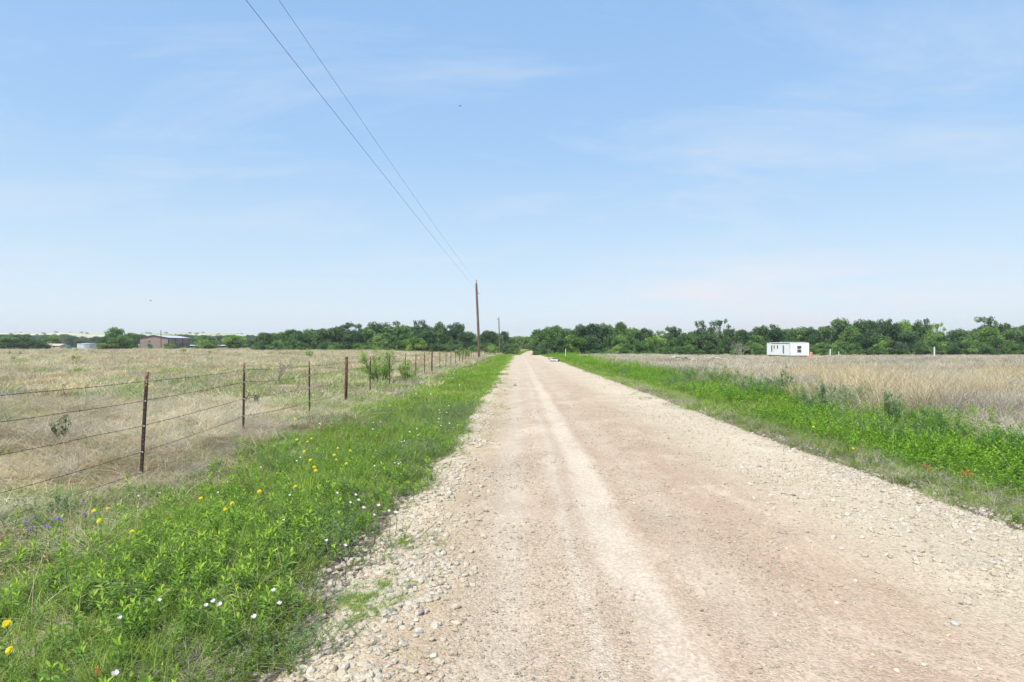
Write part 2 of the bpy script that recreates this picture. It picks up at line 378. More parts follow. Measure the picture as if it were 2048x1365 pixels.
# ------------------------------------------------------------------ gravel road
def road_material():
    m, n, l = new_mat('crushed_limestone')
    g = N(n, 'ShaderNodeNewGeometry'); la = N(n, 'ShaderNodeAttribute', attribute_name='lat')
    P = g.outputs['Position']
    def noise(scale, det=5, rough=.6, vec=P, dist=0):
        x = N(n, 'ShaderNodeTexNoise'); x.inputs['Scale'].default_value = scale; x.inputs['Detail'].default_value = det
        x.inputs['Roughness'].default_value = rough; x.inputs['Distortion'].default_value = dist; l.new(vec, x.inputs[0]); return x.outputs[0]
    def mapr(v, a, b, c=0, d=1):
        x = N(n, 'ShaderNodeMapRange'); x.inputs[1].default_value = a; x.inputs[2].default_value = b
        x.inputs[3].default_value = c; x.inputs[4].default_value = d; l.new(v, x.inputs[0]); return x.outputs[0]
    def math_(op, a, b):
        x = N(n, 'ShaderNodeMath', operation=op)
        for i, v in enumerate((a, b)):
            if isinstance(v, (int, float)): x.inputs[i].default_value = v
            else: l.new(v, x.inputs[i])
        return x.outputs[0]
    def mixc(f, a, b, bt='MIX'):
        x = N(n, 'ShaderNodeMix', data_type='RGBA', blend_type=bt)
        for i, v in ((0, f), (6, a), (7, b)):
            if isinstance(v, (int, float)): x.inputs[i].default_value = v
            elif isinstance(v, tuple): x.inputs[i].default_value = (*v, 1)
            else: l.new(v, x.inputs[i])
        return x.outputs[2]
    # stretched along travel
    mp_ = N(n, 'ShaderNodeMapping'); mp_.inputs['Scale'].default_value = (1, .22, 1); l.new(P, mp_.inputs[0])
    mp3 = N(n, 'ShaderNodeMapping'); mp3.inputs['Scale'].default_value = (1.0, .45, 1); l.new(P, mp3.inputs[0])
    wob = math_('MULTIPLY', math_('SUBTRACT', noise(.9, 3, .5, mp_.outputs[0]), .5), .42)
    latw = math_('ADD', la.outputs['Fac'], wob)
    u = mapr(latw, -1.6, 4.9)
    def U(x): return (x + 1.6) / 6.5
    cream = (.51, .43, .31); cream2 = (.50, .415, .29); tan = (.415, .32, .215); pink = (.43, .32, .235); pale = (.505, .435, .345); trk_c = (.495, .415, .325)
    band = ramp(n, [(U(-1.6), cream2), (U(-.85), cream), (U(-.52), tan), (U(-.2), (.455, .365, .275)), (U(-.02), (.475, .395, .305)), (U(.15), (.45, .35, .26)), (U(.34), (.455, .36, .27)), (U(.42), (.49, .41, .32)), (U(.48), (.455, .36, .27)),
                    (U(.54), (.455, .36, .27)), (U(.68), trk_c), (U(.84), trk_c), (U(1.0), pink), (U(1.28), (.455, .36, .272)), (U(1.7), (.42, .31, .225)), (U(2.2), (.44, .335, .24)), (U(2.75), (.49, .405, .295)), (U(3.3), (.515, .435, .32)), (U(4.6), cream)])
    l.new(u, band.inputs[0])
    # smooth pale track mask and fading with patches of loose reddish crumbs
    patch = mapr(noise(2.1, 7, .72, mp3.outputs[0], .4), .50, .60)
    fine = noise(38, 4, .7); fine2 = noise(120, 3, .6)
    mid = mapr(la.outputs['Fac'], -.25, .05); midr = mapr(la.outputs['Fac'], 2.9, 2.2)
    redm = math_('MULTIPLY', math_('MULTIPLY', mid, midr), math_('MULTIPLY', patch, mapr(fine, .38, .56)))
    ys_ = N(n, 'ShaderNodeSeparateXYZ'); l.new(P, ys_.inputs[0])
    farm = mapr(ys_.outputs[1], 7, 40, 0, .7)
    basec = mixc(farm, band.outputs[0], (.485, .40, .30))
    c1 = mixc(math_('MULTIPLY', redm, .42), basec, (.33, .22, .15))
    pal = mapr(noise(1.6, 8, .7, mp3.outputs[0], .6), .52, .66)
    c2 = mixc(math_('MULTIPLY', pal, .6), c1, (.51, .425, .325))
    vo = N(n, 'ShaderNodeTexVoronoi'); vo.inputs['Scale'].default_value = 60; l.new(P, vo.inputs[0])
    vsep = N(n, 'ShaderNodeSeparateColor'); l.new(vo.outputs['Color'], vsep.inputs[0])
    peb = mapr(vsep.outputs[0], 0, 1, .84, 1.17)
    c3 = mixc(1.0, c2, N(n, 'ShaderNodeCombineColor').outputs[0], 'MULTIPLY')
    comb = [x for x in n if x.bl_idname == 'ShaderNodeCombineColor'][-1]
    big = noise(.7, 5, .6)
    vv = math_('MULTIPLY', math_('MULTIPLY', peb, mapr(fine2, .3, .7, .92, 1.08)), mapr(big, .3, .7, .9, 1.08))
    for i in range(3): l.new(vv, comb.inputs[i])
    # a few sunken dark crumbs
    spk = mapr(noise(26, 3, .6), .70, .78)
    c4 = mixc(math_('MULTIPLY', spk, .45), c3, (.19, .15, .11))
    p = N(n, 'ShaderNodeBsdfPrincipled'); p.inputs['Roughness'].default_value = .95; p.inputs['Specular IOR Level'].default_value = .12
    l.new(c4, p.inputs['Base Color'])
    vo2 = N(n, 'ShaderNodeTexVoronoi'); vo2.inputs['Scale'].default_value = 95; l.new(P, vo2.inputs[0])
    hgt = math_('ADD', math_('MULTIPLY', fine, .25), math_('ADD', math_('MULTIPLY', mapr(vo.outputs['Distance'], 0, .6, 1, 0), .55), math_('MULTIPLY', mapr(vo2.outputs['Distance'], 0, .6, 1, 0), .3)))
    # tracks are packed smooth, shoulders are loose
    trk = mapr(math_('ABSOLUTE', math_('SUBTRACT', latw, .76), 0), .09, .2)
    st = math_('MULTIPLY', mapr(trk, 0, 1, .12, .6), mapr(pal, 0, 1, 1, .3))
    b = N(n, 'ShaderNodeBump'); b.inputs['Distance'].default_value = .022; l.new(st, b.inputs['Strength']); l.new(hgt, b.inputs['Height']); l.new(b.outputs[0], p.inputs['Normal'])
    o = N(n, 'ShaderNodeOutputMaterial'); l.new(p.outputs[0], o.inputs[0])
    return m
def road_surf(X, Y):
    near = np.clip(1 - (Y - 6) / 22, 0, 1)
    d = lat_of(X, Y) - RC
    rough = .10 + .9 * sstep(1.7, 2.4, np.abs(d))
    z = road_z(X, Y)
    z = z + near * rough * ((fn(X, Y, .10, 31, 3) - .5) * .018)
    z = z + near * (fn(X, Y, .5, 41, 2) - .5) * .014
    z = z + (fn(X, Y, 1.4, 51, 2) - .5) * .03
    return z
rxs = np.concatenate([np.linspace(-1.75, 4.85, 330)])
rys = np.concatenate([-spaced(0, 30, .2, 1.15)[:0:-1], [0], spaced(.6, 330, .018, 1.0062)])
road = grid('gravel_road', rxs, rys, road_surf, road_material(), {'lat': lambda X, Y: lat_of(X, Y)}, True, skew=shift)
tag(road, kind='structure')
print('road verts', len(road.data.vertices), 'ground', len(ground.data.vertices))

# ------------------------------------------------------------------ scatter with geometry nodes (only for uncountable stuff)
def proto(name, mb, mat, smooth=False):
    return bpy.data.objects.new(name, mb.mesh(name, mat, smooth))
def scatter(name, protos, P, rot, scl, idx, tint_, label, cat):
    col = bpy.data.collections.new(name + '_kinds')
    for p in protos: col.objects.link(p)
    me = bpy.data.meshes.new(name); n = len(P)
    me.vertices.add(n); me.vertices.foreach_set('co', np.asarray(P, np.float32).ravel())
    for k, v, t in (('rot', rot, 'FLOAT_VECTOR'), ('scl', scl, 'FLOAT_VECTOR'), ('idx', idx, 'INT'), ('tint', tint_, 'FLOAT')):
        at_ = me.attributes.new(k, t, 'POINT')
        at_.data.foreach_set('vector' if t == 'FLOAT_VECTOR' else 'value', np.asarray(v, np.int32 if t == 'INT' else np.float32).ravel())
    o = bpy.data.objects.new(name, me); COL.objects.link(o)
    ng = bpy.data.node_groups.new(name + '_scatter', 'GeometryNodeTree')
    ng.interface.new_socket('Geometry', in_out='INPUT', socket_type='NodeSocketGeometry')
    ng.interface.new_socket('Geometry', in_out='OUTPUT', socket_type='NodeSocketGeometry')
    nn, ll = ng.nodes, ng.links
    gi, go = nn.new('NodeGroupInput'), nn.new('NodeGroupOutput')
    ci = nn.new('GeometryNodeCollectionInfo'); ci.inputs['Collection'].default_value = col
    ci.inputs['Separate Children'].default_value = True; ci.inputs['Reset Children'].default_value = True
    ip = nn.new('GeometryNodeInstanceOnPoints'); ip.inputs['Pick Instance'].default_value = True
    def na(nm, t):
        a = nn.new('GeometryNodeInputNamedAttribute'); a.data_type = t; a.inputs['Name'].default_value = nm; return a.outputs['Attribute']
    e = nn.new('FunctionNodeEulerToRotation'); ll.new(na('rot', 'FLOAT_VECTOR'), e.inputs[0])
    ll.new(gi.outputs[0], ip.inputs['Points']); ll.new(ci.outputs[0], ip.inputs['Instance'])
    ll.new(na('idx', 'INT'), ip.inputs['Instance Index']); ll.new(e.outputs[0], ip.inputs['Rotation'])
    ll.new(na('scl', 'FLOAT_VECTOR'), ip.inputs['Scale']); ll.new(ip.outputs[0], go.inputs[0])
    md = o.modifiers.new('scatter', 'NODES'); md.node_group = ng
    print('scatter', name, n)
    return tag(o, label, cat, None, 'stuff')
def sample(rng, dens, ya, yb, latlo, lathi, margin=2.5, wide=.90):
    """uniform points at dens per m2 between ya..yb inside the view wedge and lateral band"""
    x0 = max(latlo, -wide * yb - margin); x1 = min(lathi, wide * yb + margin)
    if x1 <= x0: return np.zeros((0, 2))
    n = int(dens * (x1 - x0) * (yb - ya))
    p = np.stack([rng.uniform(x0, x1, n), rng.uniform(ya, yb, n)], 1)
    k = np.abs(p[:, 0]) < wide * p[:, 1] + margin
    p = p[k]; p[:, 0] += shift(p[:, 1])
    return p
def place(rng, p, smin, smax, tilt=.15, sink=.0, zs=None):
    n = len(p); s = smin + (smax - smin) * rng.random(n)
    P = np.stack([p[:, 0], p[:, 1], H(p[:, 0], p[:, 1]) - sink], 1)
    rot = np.stack([rng.normal(0, tilt, n), rng.normal(0, tilt, n), rng.random(n) * 2 * np.pi], 1)
    sz = s * (.8 + .4 * rng.random(n)) if zs is None else s * zs
    return P, rot, np.stack([s, s, sz], 1)
rng = np.random.default_rng(7)

def tuft_set(nm, mat, k, **kw):
    out = []
    for i in range(k):
        mb = MB(); blades(mb, rng, **kw); out.append(proto(f'{nm}_{"abcdefgh"[i]}', mb, mat))
    return out
def multi(sets): return [p for s in sets for p in s]

# --- plant kinds
def herb(nm, mat, stems, leafL, leafW, h, k=14, spread=.12):
    mb = MB()
    for s in range(stems):
        bx, by = rng.normal(0, spread, 2) if stems > 1 else (0, 0)
        hh = h * rng.uniform(.65, 1.1); lx, ly = rng.normal(0, .12, 2)
        u = np.linspace(0, 1, 5); path = np.stack([bx + lx * hh * u ** 1.5, by + ly * hh * u ** 1.5, hh * u], 1)
        mb.tube(path, np.linspace(.0022, .0012, 5), 3, .25, cap=False)
        kk = k; t = np.linspace(.15, 1, kk); th = np.arange(kk) * 2.4 + rng.random() * 6
        P = np.stack([np.interp(t, u, path[:, i]) for i in range(3)], 1)
        el = .15 + 1.05 * t ** 3 + rng.normal(0, .12, kk)
        D = np.stack([np.cos(th) * np.cos(el), np.sin(th) * np.cos(el), np.sin(el)], 1)
        L = leafL * (.6 + .6 * np.sin(np.pi * np.clip(t * .85 + .05, 0, 1))) * rng.uniform(.8, 1.2, kk)
        leaves(mb, P, D, L, leafW * rng.uniform(.8, 1.2, kk), rng, np.clip(.1 + .9 * t ** 2.5 + rng.normal(0, .08, kk), 0, 1), .22, .3)
    return proto(nm, mb, mat)
def feather(nm, mat, stems, h, n, leafL=.014, leafW=.004, spread=.08):
    """finely cut low foliage"""
    mb = MB()
    for s in range(stems):
        A = rng.random() * 6.28; D2 = np.array([math.cos(A), math.sin(A)]); L = h * rng.uniform(.6, 1.3)
        b = rng.normal(0, spread, 2); u = np.linspace(0, 1, 5)
        path = np.stack([b[0] + D2[0] * L * .6 * u ** 1.4, b[1] + D2[1] * L * .6 * u ** 1.4, L * .8 * u ** .8], 1)
        mb.tube(path, .0013, 3, .3, cap=False)
        t = rng.random(n); P = np.stack([np.interp(t, u, path[:, i]) for i in range(3)], 1)
        D = rng.normal(0, 1, (n, 3)); D[:, 2] = np.abs(D[:, 2]) * .6
        leaves(mb, P, D, leafL * rng.uniform(.6, 1.4, n), leafW, rng, rng.random(n), .1)
    return proto(nm, mb, mat)

# 1 left and right verge: short green blades
G = tuft_set('grass_tuft', M_green, 4, n=46, rad=.10, h0=.05, h1=.19, w=.0045, bend=.55, lean=.35) 
G += tuft_set('grass_tuft_tall', M_green, 2, n=36, rad=.08, h0=.12, h1=.30, w=.004, bend=.45, lean=.2)
G += tuft_set('grass_tuft_wide', M_green, 2, n=110, rad=.34, h0=.08, h1=.22, w=.011, bend=.5, lean=.3, seg=2)
pts, ids = [], []
def verge_mask(p):
    """keeps the edge of the plants ragged against the gravel; both verges"""
    d = lat_of(p[:, 0], p[:, 1]) - RC
    w = (fn(p[:, 0], p[:, 1], .9, 61) - .5) * .75
    wr = (fn(p[:, 0], p[:, 1], .7, 71) - .5) * .4
    left = (d < -2.55 + w - .22 * (1 - sstep(4.2, 7, p[:, 1]))) & (d > -8.2); right = (d > 2.62 + wr) & (d < 9.3)
    return left | right
def zone_left_green(p):
    d = lat_of(p[:, 0], p[:, 1]) - RC
    w = (fn(p[:, 0], p[:, 1], 1.6, 81) - .5) * 1.6
    return 1 - sstep(-4.9, -6.1, d + w) if False else sstep(-6.0, -4.9, d + w)
P_, Rr, S_, I_, T_ = [], [], [], [], []
def push(p, lo, hi, idc, tilt=.15, tbase=None, tvar=.25, zs=None, sink=0.0):
    if len(p) == 0: return
    a, b, c = place(rng, p, lo, hi, tilt, sink, zs); n = len(p)
    P_.append(a); Rr.append(b); S_.append(c); I_.append(rng.choice(idc, n))
    tb = fn(p[:, 0], p[:, 1], 1.3, 91) if tbase is None else tbase
    T_.append(np.clip(tb + rng.normal(0, tvar, n), 0, 1))
def flush(name, protos, label, cat):
    o = scatter(name, protos, np.concatenate(P_), np.concatenate(Rr), np.concatenate(S_), np.concatenate(I_), np.concatenate(T_), label, cat)
    for q in (P_, Rr, S_, I_, T_): q.clear()
    return o
for ya, yb, dens, lo, hi, idc in ((1.6, 6.5, 95, .7, 1.25, [0, 1, 2, 3, 4, 5]), (6.5, 14, 55, .9, 1.5, [0, 1, 2, 3, 4, 5]), (14, 35, 12, .8, 1.3, [6, 7]), (35, 75, 7, 1, 1.6, [6, 7]), (75, 240, 2.0, 1.4, 2.2, [6, 7])):
    p = sample(rng, dens, ya, yb, -4.6, 11, 2.0)
    d = lat_of(p[:, 0], p[:, 1]) - RC
    keep = verge_mask(p) & (rng.random(len(p)) < np.where(d < 0, zone_left_green(p), (1 - sstep(6.0, 7.4, d + (fn(p[:, 0], p[:, 1], 1.5, 83) - .5) * 1.8)) * np.where(d < 4.1, .45, .85)))
    p = p[keep]; d = d[keep]
    zs = np.where(d > 0, np.where(d < 4.0, .5, .85), np.where(d > -3.0, .55, np.where(d < -5.2, .55, .85)))
    push(p, lo, hi, idc, zs=zs)
# sparse tufts creeping on to the gravel
for (px, py, rr, nn_) in ((735, 1205, .14, 34), (700, 1215, .10, 18), (815, 1085, .06, 12), (770, 1165, .06, 8), (745, 1190, .08, 14), (962, 795, .5, 90), (975, 815, .4, 40), (945, 838, .5, 60), (930, 870, .3, 30), (900, 905, .3, 30), (985, 775, .4, 40), (800, 1095, .12, 12), (1270, 788, .25, 16), (1297, 797, .2, 20), (890, 935, .2, 14), (985, 757, .6, 30)):
    x, y, z = at(px, py); q = np.stack([x + rng.normal(0, rr, nn_), y + rng.normal(0, rr * 1.3, nn_)], 1)
    push(q, .35, .6, [0, 1, 2, 3], zs=.5)
flush('verge_grass', G, 'bright green grass growing along both verges of the gravel road', 'grass')

# 2 leafy herbs
HB = [herb(f'herb_{c}', M_herb, 1, .062, .014, .21, 20) for c in 'abcd'] + [herb(f'herb_low_{c}', M_herb, 5, .05, .013, .12, 12, .09) for c in 'ab'] + [herb(f'herb_mass_{c}', M_lush, 20, .052, .017, .24, 14, .24) for c in 'ab']
p = sample(rng, 85, 2.2, 7.5, -5.2, -.9, 2.0)
d = lat_of(p[:, 0], p[:, 1])
u = CX + p[:, 0] / p[:, 1] * F; v = HY + EYE / p[:, 1] * F
patch = np.exp(-((p[:, 0] + 1.95) / .95) ** 2 - ((p[:, 1] - 4.35) / .95) ** 2) * 1.3 + .05 + .22 * sstep(.52, .66, fn(p[:, 0], p[:, 1], 1.1, 101))
k = (rng.random(len(p)) < patch) & (d < -1.38 + (fn(p[:, 0], p[:, 1], .9, 61) - .5) * .75) & (d > -4.4)
push(p[k], .75, 1.2, [0, 1, 2, 3], tbase=.55)
p = sample(rng, 30, 2.2, 12, -4.8, -.9, 2.0); k = verge_mask(p) & (rng.random(len(p)) < .55) & (p[:, 0] > -4.2); push(p[k], .7, 1.3, [4, 5], tbase=.35)
# lush patches right of the road and further along the left verge
for ya, yb, dens, lo, hi in ((5, 16, 16, .7, 1.25), (16, 40, 6, 1.0, 1.6), (40, 110, 1.6, 1.3, 2.2)):
    p = sample(rng, dens, ya, yb, 5.2, 10, 2.0); d = lat_of(p[:, 0], p[:, 1]) - RC + (fn(p[:, 0], p[:, 1], 1.5, 83) - .5) * 1.8
    k = (d > 3.9) & (d < 7.1) & (rng.random(len(p)) < .25 + .75 * sstep(.4, .6, fn(p[:, 0], p[:, 1], 1.6, 111)))
    push(p[k], lo * .55, hi * 1.15, [6, 7], zs=.55 + .9 * fn(p[k][:, 0], p[k][:, 1], 1.2, 119), tvar=.3, tbase=np.clip((fn(p[k][:, 0], p[k][:, 1], 1.1, 117) - .5) * 2 + .5, 0, 1))
    p = sample(rng, dens * .35, ya, yb, -3.8, -1.2, 2.0); k = verge_mask(p) & (fn(p[:, 0], p[:, 1], 1.8, 113) > .52); push(p[k], lo * .6, hi * .6, [6, 7], tbase=.5)
flush('verge_herbs', HB, 'leafy low green weeds crowding the verges beside the road', 'weeds')

# 3 fine low foliage and grey green tufts
FE = [feather(f'creeper_{c}', M_green, 9, .10, 34) for c in 'abc'] + [feather(f'silver_{c}', M_grey, 8, .22, 50, .022, .005) for c in 'ab']
p = sample(rng, 70, 1.8, 8, -4.6, -.6, 2.0)
k = verge_mask(p) & (rng.random(len(p)) < .3 + .7 * sstep(-2.3, -1.4, p[:, 0])); push(p[k], .7, 1.3, [0, 1, 2], tbase=.25)
p = sample(rng, 14, 2, 16, -4.8, -1, 2); k = verge_mask(p) & (fn(p[:, 0], p[:, 1], 1.4, 121) > .58); push(p[k], .7, 1.2, [3, 4])
for (px, py, rr, nn_) in ((715, 1090, .2, 14), (660, 1040, .2, 9), (110, 1035, .2, 12), (640, 1290, .1, 5)):
    x, y, z = at(px, py); q = np.stack([x + rng.normal(0, rr, nn_), y + rng.normal(0, rr * 1.2, nn_)], 1); push(q, .6, 1.0, [3, 4])
p = sample(rng, 30, 5, 16, 4, 9.5, 2); k = verge_mask(p) & (rng.random(len(p)) < .4); push(p[k], .8, 1.6, [0, 1, 2], tbase=.4)
p = sample(rng, 9, 7, 40, 5.5, 9.5, 2); d = lat_of(p[:, 0], p[:, 1]) - RC; k = (d > 4.6) & (fn(p[:, 0], p[:, 1], 2.2, 123) > .56); push(p[k], 1.0, 2.3, [3, 4], tbase=.6)
flush('verge_creepers', FE, 'finely cut creeping weeds at the foot of the verge grass', 'weeds')

# 4 dry field grass on the left, matted; green mixed in
DL = tuft_set('straw_mat', M_straw, 3, n=70, rad=.16, h0=.06, h1=.24, w=.004, bend=1.0, lean=.7, flat=.75)
DL += tuft_set('straw_lying', M_straw_grey, 2, n=60, rad=.16, h0=.12, h1=.34, w=.0035, bend=.9, lean=1.1, az=.6, flat=.6)
DL += tuft_set('field_green_tuft', M_fieldgreen, 2, n=60, rad=.15, h0=.05, h1=.17, w=.005, bend=.7, lean=.5)
DL += tuft_set('straw_wide', M_straw, 2, n=150, rad=.55, h0=.12, h1=.30, w=.016, bend=.7, lean=.6, seg=2)   # 7 8
DLk = DL + tuft_set('weedy_green_wide', M_fieldgreen, 2, n=130, rad=.55, h0=.08, h1=.24, w=.018, bend=.6, lean=.5, seg=2)  # 9 10
DLk += tuft_set('aged_wide', M_straw_grey, 2, n=150, rad=.55, h0=.10, h1=.30, w=.015, bend=.9, lean=.7, seg=2)
DLk = sorted(DLk, key=lambda o: o.name)
names = [o.name for o in DLk]
ix = lambda s: [i for i, n in enumerate(names) if n.startswith(s)]
iM, iL, iG, iW, iGW = ix('straw_mat'), ix('straw_lying'), ix('field_green'), ix('straw_wide') + ix('aged_wide'), ix('weedy')
def left_field(p):
    d = lat_of(p[:, 0], p[:, 1]) - RC
    w = (fn(p[:, 0], p[:, 1], 1.6, 81) - .5) * 1.6
    return sstep(-4.6, -5.9, d + w) if False else 1 - sstep(-6.1, -4.7, d + w)
for ya, yb, dens, lo, hi, ids_, gi_ in ((2, 9, 48, .9, 1.5, iM + iM + iL, iG), (9, 18, 26, 1.2, 1.9, iM + iL, iG), (18, 45, 4.2, .8, 1.3, iW, iGW), (45, 100, 1.8, 1.1, 1.8, iW, iGW), (100, 300, .42, 1.8, 2.8, iW, iGW)):
    p = sample(rng, dens, ya, yb, -260, -2.6, 3); k = rng.random(len(p)) < left_field(p); p = p[k]
    gn = fn(p[:, 0] * .8, p[:, 1], 3.2, 131, 4); isg = rng.random(len(p)) < np.clip(sstep(.44, .68, gn), .08, .55) * (1 - .65 * sstep(30, 90, p[:, 1]))
    tb = np.clip((fn(p[:, 0] * .7, p[:, 1], 2.2, 141, 4) - .5) * 2.2 + .45, 0, 1)
    nf = 1 - .45 * np.exp(-((p[:, 0] + 4.9) / .8) ** 2)
    push(p[~isg], lo, hi, ids_, tbase=np.clip(tb[~isg] * 1.3 - .1, 0, 1), tvar=.18, zs=nf[~isg]); push(p[isg], lo, hi, gi_, tvar=.2)
for (px, py, rr, nn_) in ((140, 828, .9, 60), (30, 812, .9, 60), (200, 880, .6, 30), (160, 948, .5, 40), (330, 812, 1.2, 40), (10, 870, .7, 50), (560, 785, 1.6, 40), (420, 850, .8, 30)):
    x, y, z = at(px, py); q = np.stack([x + rng.normal(0, rr, nn_), y + rng.normal(0, rr * .5, nn_)], 1); push(q, 1.3, 2.1, iM + iL, tbase=.0, tvar=.1)
flush('dry_pasture_grass', DLk, 'matted pale dry grass mixed with green covering the fenced pasture', 'dry grass')

# 5 tall dry grass on the right
DR = tuft_set('dry_stand', M_straw_grey, 3, n=52, rad=.17, h0=.2, h1=.85, w=.0075, bend=.65, lean=.4, seg=4)
DR += tuft_set('dry_tall', M_straw, 2, n=44, rad=.15, h0=.5, h1=1.15, w=.0075, bend=.5, lean=.26, seg=4)
DR += tuft_set('dry_wide', M_straw_grey, 2, n=150, rad=.75, h0=.25, h1=.60, w=.018, bend=.5, lean=.35, seg=2)
DR = sorted(DR, key=lambda o: o.name); nr = [o.name for o in DR]
jA = [i for i, n in enumerate(nr) if n.startswith('dry_stand')]; jT = [i for i, n in enumerate(nr) if 'tall' in n]; jW = [i for i, n in enumerate(nr) if 'wide' in n]
for ya, yb, dens, lo, hi, ids_ in ((6, 16, 24, .75, 1.05, jA), (16, 38, 9, .8, 1.05, jA), (38, 80, 2.2, .75, 1.1, jW), (80, 330, .7, .75, 1.1, jW)):
    p = sample(rng, dens, ya, yb, 7.2, 330, 3); d = lat_of(p[:, 0], p[:, 1]) - RC + (fn(p[:, 0], p[:, 1], 1.5, 83) - .5) * 1.8
    hm_ = (p[:, 1] > 88) & (p[:, 1] < 140) & (np.abs(p[:, 0] / p[:, 1] - .43) < .055)
    k = (rng.random(len(p)) < np.where(hm_, np.where(p[:, 1] > 106, .04, .3), 1)) & (rng.random(len(p)) < sstep(6.2, 7.2, d) * (.55 + .45 * sstep(.35, .55, fn(p[:, 0] * .6, p[:, 1], 3, 151)))); p = p[k]
    tb = fn(p[:, 0] * .5, p[:, 1], 3.5, 161, 4)
    push(p, lo, hi, ids_, tbase=np.clip((tb - .5) * 2.6 + .42, 0, 1), tvar=.22, zs=(.32 + 1.0 * fn(p[:, 0], p[:, 1], 2.4, 171)) * np.where(p[:, 1] > 60, .72, 1))
p = sample(rng, 9, 9, 30, 8.2, 28, 3); k = fn(p[:, 0], p[:, 1], 1.9, 181) > .58; push(p[k], .7, 1.15, jT, tbase=.66)
p = sample(rng, .7, 28, 75, 9, 70, 3); k = fn(p[:, 0], p[:, 1], 4, 182) > .5; push(p[k], .5, .8, jT, tbase=.5)
flush('tall_dry_grass', DR, 'tall grey and tan dry grass filling the open field right of the road', 'dry grass')

# 6 dead stems and straws inside verges, strip along fence
DS = tuft_set('dead_stalk', M_straw, 3, n=9, rad=.12, h0=.15, h1=.5, w=.0035, bend=.7, lean=.5, seg=5)
DS += tuft_set('fallen_stalk', M_twig, 2, n=34, rad=.12, h0=.06, h1=.20, w=.0035, bend=1.1, lean=1.0, seg=3, flat=.6)
DS += tuft_set('grey_brush', M_straw_grey, 2, n=60, rad=.16, h0=.12, h1=.40, w=.003, bend=.5, lean=.5, seg=3)
DS += tuft_set('rust_weed', M_rust, 2, n=60, rad=.12, h0=.08, h1=.26, w=.006, bend=.4, lean=.3, seg=3)
DS = sorted(DS, key=lambda o: o.name); nd = [o.name for o in DS]
kS = [i for i, n in enumerate(nd) if 'dead' in n]; kF = [i for i, n in enumerate(nd) if 'fallen' in n]; kB = [i for i, n in enumerate(nd) if 'brush' in n]; kR = [i for i, n in enumerate(nd) if 'rust' in n]
p = sample(rng, 17, 2, 20, -4.8, -1.0, 2); push(p[verge_mask(p)], .4, .95, kS, tbase=.6)
for (px, py, rr, nn_) in ((690, 862, .55, 70), (640, 850, .3, 20), (730, 880, .35, 30), (460, 1000, .2, 14), (1470, 812, .6, 20), (930, 780, .8, 30)):
    x, y, z = at(px, py); q = np.stack([x + rng.normal(0, rr, nn_), y + rng.normal(0, rr * 1.2, nn_)], 1); push(q, .6, 1.0, kR)
p = sample(rng, 30, 5, 30, 4.0, 8.2, 2); k = verge_mask(p) & (rng.random(len(p)) < .35 + .65 * (1 - sstep(5.2, 5.8, p[:, 0])) + .4 * sstep(7, 8, p[:, 0])); push(p[k], .3, .7, kS + kB, tbase=.35)
p = sample(rng, 55, 2, 12, -4.4, -.6, 2); k = verge_mask(p) & (rng.random(len(p)) < .2 + .8 * sstep(-2.0, -1.2, p[:, 0])); push(p[k], .7, 1.4, kF)
p = sample(rng, 34, 5, 14, 4.1, 7, 2); k = verge_mask(p) & (rng.random(len(p)) < .6); push(p[k], .8, 1.5, kF)
for ya, yb, dens, s in ((3, 14, 20, 1.0), (14, 45, 9, 1.2), (45, 110, 3, 1.6)):
    p = sample(rng, dens, ya, yb, -6.4, -3.5, 2); w = np.exp(-((p[:, 0] + 4.5 + (fn(p[:, 0], p[:, 1], 1.5, 191) - .5)) / .55) ** 2); k = rng.random(len(p)) < w; push(p[k], .42 * s, .85 * s, kB, tbase=.4)
p = sample(rng, 5, 6, 40, 5.5, 9, 2); push(p[verge_mask(p)], .8, 1.4, kS, tbase=.7)
flush('dead_stalks', DS, 'thin dead stalks and grey brush along the fence and verges', 'dead stalks')

# 7 gravel
def stone_mat():
    m, n, l = new_mat('limestone')
    b = N(n, 'ShaderNodeAttribute', attribute_name='tint', attribute_type='INSTANCER')
    r = ramp(n, [(0, (.34, .27, .19)), (.3, (.44, .375, .28)), (.6, (.52, .455, .35)), (.88, (.58, .535, .45)), (.93, (.44, .31, .21)), (.97, (.37, .36, .35)), (1, (.20, .19, .18))])
    l.new(b.outputs['Fac'], r.inputs[0])
    g = N(n, 'ShaderNodeTexCoord'); x = N(n, 'ShaderNodeTexNoise'); x.inputs['Scale'].default_value = 3.5; x.inputs['Detail'].default_value = 6; l.new(g.outputs['Object'], x.inputs[0])
    mr = N(n, 'ShaderNodeMapRange'); mr.inputs[1].default_value = .3; mr.inputs[2].default_value = .7; mr.inputs[3].default_value = .82; mr.inputs[4].default_value = 1.1; l.new(x.outputs[0], mr.inputs[0])
    hs = N(n, 'ShaderNodeHueSaturation'); l.new(r.outputs[0], hs.inputs['Color']); l.new(mr.outputs[0], hs.inputs['Value'])
    p = N(n, 'ShaderNodeBsdfPrincipled'); p.inputs['Roughness'].default_value = .9; p.inputs['Specular IOR Level'].default_value = .2; l.new(hs.outputs[0], p.inputs['Base Color'])
    bp = N(n, 'ShaderNodeBump'); bp.inputs['Strength'].default_value = .5; bp.inputs['Distance'].default_value = .1; l.new(x.outputs[0], bp.inputs['Height']); l.new(bp.outputs[0], p.inputs['Normal'])
    o = N(n, 'ShaderNodeOutputMaterial'); l.new(p.outputs[0], o.inputs[0]); return m
M_stone = stone_mat()
def ico(sub=2):
    import bmesh
    bm = bmesh.new(); bmesh.ops.create_icosphere(bm, subdivisions=sub, radius=.5)
    V = np.array([v.co[:] for v in bm.verts]); Fc = np.array([[v.index for v in f.verts] for f in bm.faces]); bm.free(); return V, Fc
